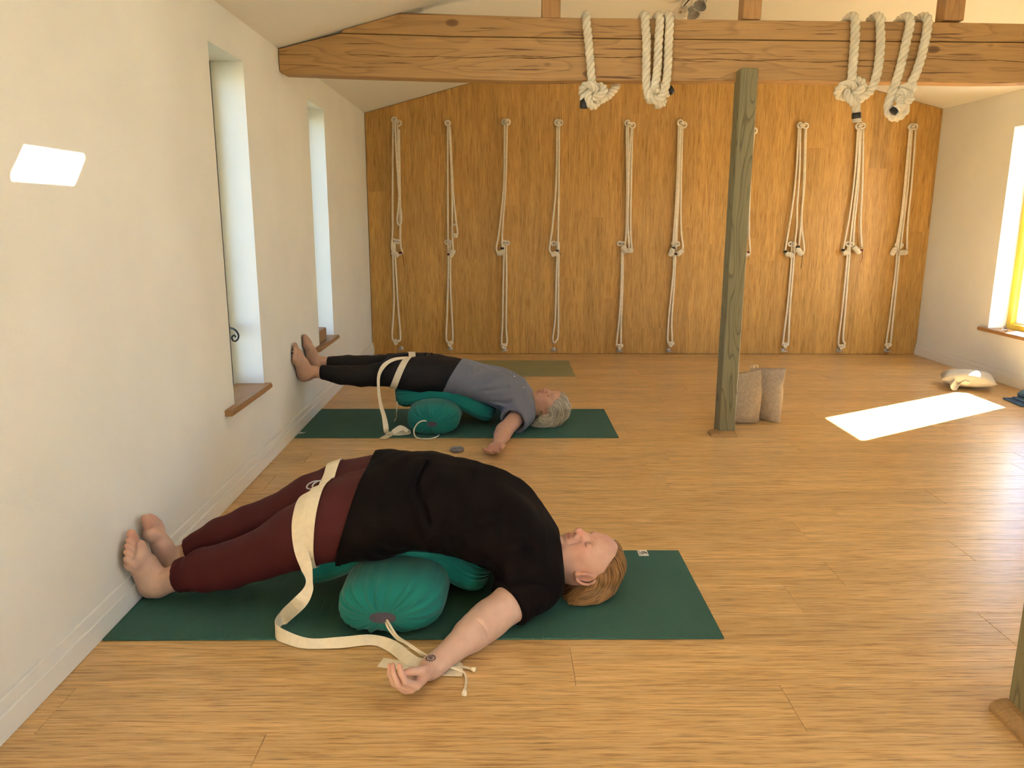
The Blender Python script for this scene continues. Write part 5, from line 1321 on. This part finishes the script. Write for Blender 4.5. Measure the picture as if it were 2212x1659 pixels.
B2.cone(SA, s1_, .088, .080, .045); B2.cone((1.283, 2.56, .098), (1.22, 2.66, .075), .086, .074, .045)
B2.ell((1.13, 2.36, .255), (.10, .075, .062), None, .05); B2.ell((1.13, 2.50, .255), (.10, .075, .062), None, .05)
B2.plane(sv, s1_-sv*.006, (1.05, 1.95, 0), (1.30, 2.28, .19))
on2 = pix_on(B2)
folds(B2, on2, [[(975, 850), (1040, 838), (1098, 830)], [(990, 858), (1050, 850), (1100, 845)], [(1000, 862), (1060, 862), (1105, 860)], [(1012, 848), (1050, 825), (1085, 812)], [(1030, 872), (1070, 872), (1100, 880)], [(985, 845), (1020, 815), (1040, 800)], [(1015, 790), (1012, 815)], [(1022, 790), (1022, 808)]], .011, .006)
folds(B2, on2, [[(982, 854), (1045, 844), (1100, 838)], [(1008, 868), (1060, 868), (1100, 870)]], .008, -.004)
folds(B2, on2, [[(1096, 890), (1108, 900), (1118, 912)], [(1104, 885), (1118, 896), (1128, 908)], [(1112, 880), (1126, 890), (1135, 900)]], .008, .005)
folds(B2, on2, [[(1085, 802), (1098, 808), (1110, 815), (1122, 824), (1132, 838)]], .009, .004)
noisew(B2, .0022, 26, 41)
B2.cone(s1_+sv*.03, s1_-sv*.055, .070, .058, .006, '-')
B2.plane(unit((-1, .12, .55)), (.885, 2.36, .31)); B2.plane((1, 0, .1), (1.366, 2.4, .15))
v, q = B2.mesh(1); npmesh('top', v, q, M['grey'], p2); tee2 = bvh_of(v, q)
def tee_at(px, py):
    h = tee2.ray_cast(Vector(CAM), Vector(unit(at(px, py, 'y', 9.)-CAM)), 9); return np.array(h[0]) if h[0] is not None else at(px, py, 'y', 2.4)
for px, py in ((1111, 812), (1131, 836)):
    c = tee_at(px, py+1); MB().ball(c, (.0042, .0042, .0042), 10, 6).build('button', M['button'], p2)
KG = .97
H2 = head_axes((1.341, 2.405, .126), R(5), R(-13))
HG = Field((1.27, 2.25, .0), (1.61, 2.56, .31), .0030)
P2 = head(HG, H2, KG, ((1.29, YD-.005, .12), .052), 0)
for c in (-.030, -.045): HG.ridge([P2(.04, .03, c), P2(.0, .02, c*.9), P2(-.05, .01, c*.8)], .006, .0025)
hv2, hq2 = HG.mesh(1); ht2 = head_tint(hv2, H2, KG, SK3, .9); face2 = bvh_of(hv2, hq2)
AG = Field((.98, 1.56, .0), (1.32, 2.36, .20), .0032)
AG.cone(SA, EA, .052, .042, .02); AG.cone(EA, EA+(WA-EA)*.3, .043, .042, .03); AG.cone(EA+(WA-EA)*.3, WA, .042, .0255, .02)
fd2 = unit(at(1057, 988, 'z', .022)-WA); tn2 = unit(np.array((-.22, -.02, .97))); th2 = np.cross(tn2, fd2)
hand(AG, WA, fd2, tn2, th2, 1.0, [(.10, .22, .15), (.14, .28, .2), (.2, .32, .2), (.25, .32, .2)], [(.85, .50, .12), (.97, .15, .08), (.98, .0, .05)], .8)
av2, aq2 = AG.mesh(1); av2[:, 2] = np.maximum(av2[:, 2], np.where(av2[:, 1] > 2.118, .006, .0008)); at2 = np.tile(np.array(SK3), (len(av2), 1))
hm = np.clip(.7*np.exp(-(np.linalg.norm(av2-(WA+fd2*.10), axis=1)/.08)**2), 0, 1)[:, None]; at2 = at2*(1-hm)+at2*np.array((1.05, .78, .72))*hm
FG = Field((.0, 2.08, .24), (.20, 2.68, .60), .0034)
h3, t3_ = np.array((.004, 2.330, .285)), np.array((.004, 2.190, .515)); foot(FG, h3, t3_-h3, (1, 0, 0), (0, 1, .4), .262, nl[0], .034); FG.cone(nl[0], (.17, 2.336, .326), .034, .036, .012)
h4, t4_ = np.array((.004, 2.535, .305)), np.array((.004, 2.462, .545)); foot(FG, h4, t4_-h4, (1, 0, 0), (0, -1, 0), .252, fl[0], .034); FG.cone(fl[0], (.17, 2.524, .348), .034, .036, .012)
fv2, fq2 = FG.mesh(1); fv2[:, 0] = np.maximum(fv2[:, 0], .0015); ft2 = np.tile(np.array(SK3)*np.array((.95, 1, 1)), (len(fv2), 1))
CG = Field((.10, 2.16, .0), (1.40, 3.16, .47), .013)
CG.loft(UX, UY, UZ, [w-.016 for w in UW], [h-.016 for h in UH], .02); CG.chain(nl[2:], [r-.012 for r in r2[2:]], .02); CG.chain(fl[2:], [r-.012 for r in r2[2:]], .02)
CG.cone((1.283, 2.56, .098), (1.20, 2.72, .05), .056, .042, .03); CG.cone((1.20, 2.72, .05), (1.13, 2.96, .034), .040, .026, .02); CG.ell((1.10, 3.04, .032), (.034, .055, .018), None, .02)
cv2, cq2 = CG.mesh(1)
Vb, Qb = join([(hv2, hq2), (av2, aq2), (fv2, fq2), (cv2, cq2)])
npmesh('body', Vb, Qb, M['skin2'], p2, np.vstack([ht2, at2, ft2, np.tile(np.array(SK3), (len(cv2), 1))]))
face_lines(face2, P2, H2[2], p2, KG, M['brow'])
o_, u_, f_, s_ = H2
HB = Field((1.24, 2.20, .0), (1.64, 2.60, .29), .0042)
HB.ell(P2(.150, -.010, 0), np.array((.096, .104, .092))*KG, (u_, f_, s_), .01)
HB.ell(P2(.10, -.070, -.03), np.array((.105, .046, .095))*KG, (u_, f_, s_), .03); HB.ell(P2(.035, -.080, -.05), np.array((.065, .030, .060))*KG, (u_, f_, s_), .03)
HB.plane((-.75*u_+.66*f_), P2(.168, .086, 0))
for c_ in (-1, 1): HB.ell(P2(.080, .070, c_*.075), np.array((.058, .056, .062))*KG, (unit(u_+.25*f_), unit(f_-.25*u_), s_), .008, '-')
HB.ell(P2(.095, .0, -.092), np.array((.030, .028, .026))*KG, (u_, f_, s_), .006, '-'); HB.ell(P2(.03, -.005, -.05), np.array((.05, .045, .05))*KG, (u_, f_, s_), .01, '-')
noisew(HB, .0025, 80, 51)
v, q = HB.mesh(1); v[:, 2] = np.maximum(v[:, 2], .0065); colg = np.array((.36, .32, .235))
hr2 = npmesh('hair', v, q, M['hair2'], p2, np.tile(colg*.85, (len(v), 1)))
paths, cols = comb((v, q), H2, KG, 950, 15, lambda r: colg*r.choice([.55, .9, 1.25, 1.8], p=[.15, .3, .35, .2]), (.08, .16), .0045)
strands('hair_strands', paths, .0016, M['hair2'], hr2, cols)
# strap of the second woman
bt = thing('yoga_strap', 'cream cotton strap round black-clad thighs, its tail hanging to the further green mat', 'strap', (.58, 2.36, 0), 'cotton yoga straps')
loop = []
for a in np.linspace(0, 2*PI, 33):
    ca, sa = math.cos(a), math.sin(a); pp = []
    for dx in (-.020, .020):
        xx = .585+dx+.06*sa
        h_ = legs2.ray_cast(Vector((xx, YD+.35*ca, .33+.28*sa)), Vector((0, -.35*ca, -.28*sa)).normalized(), .6)
        pp.append(np.array(h_[0])+np.array((0, ca, sa))*.0045 if h_[0] is not None else np.array((xx, YD+.17*ca, .33+.1*sa)))
    loop.append(pp)
ribbon('thigh_loop', loop, M['strap'], bt, .0026, 3)
ce = lambda x, y: (600+x/2.765, 680+y/2.765)
pairs = []
for l, r_, yy in [((770, 250), (765, 262), 2.36), ((690, 258), (700, 275), 2.30), ((625, 295), (650, 305), 2.26), ((595, 360), (613, 365), 2.24), ((594, 450), (611, 450), 2.22), ((605, 540), (625, 535), 2.20), ((622, 610), (648, 605), 2.17), ((632, 690), (662, 675), 2.13)]:
    pairs.append((at(*ce(*l), 'y', yy), at(*ce(*r_), 'y', yy)))
for p in pairs:
    for k_ in (0, 1):
        d = unit(p[k_]-CAM); h_ = legs2.ray_cast(Vector(CAM), Vector(d), 9)
        if h_[0] is not None and h_[0].y < p[k_][1]+.004: p[k_][:] = np.array(h_[0])-d*.008
pairs += [(at(*ce(640, 705), 'z', .008), at(*ce(655, 720), 'z', .012)), (at(*ce(700, 720), 'z', .012), at(*ce(660, 700), 'z', .03)), (at(*ce(790, 710), 'z', .010), at(*ce(785, 685), 'z', .010)), (at(*ce(775, 680), 'y', 2.16), at(*ce(770, 705), 'y', 2.16)),
          (at(*ce(730, 660), 'y', 2.15), at(*ce(745, 690), 'y', 2.15)), (at(*ce(680, 690), 'y', 2.14), at(*ce(695, 712), 'y', 2.14))]
ribbon('tail', pairs, M['strap'], bt, .0024, 6)
ribbon('tail_end', [(at(*ce(690, 690), 'z', .018), at(*ce(700, 712), 'z', .016)), (at(*ce(655, 710), 'z', .009), at(*ce(672, 728), 'z', .009)), (at(*ce(607, 738), 'z', .0075), at(*ce(640, 742), 'z', .0075))], M['strap'], bt, .0024, 5)
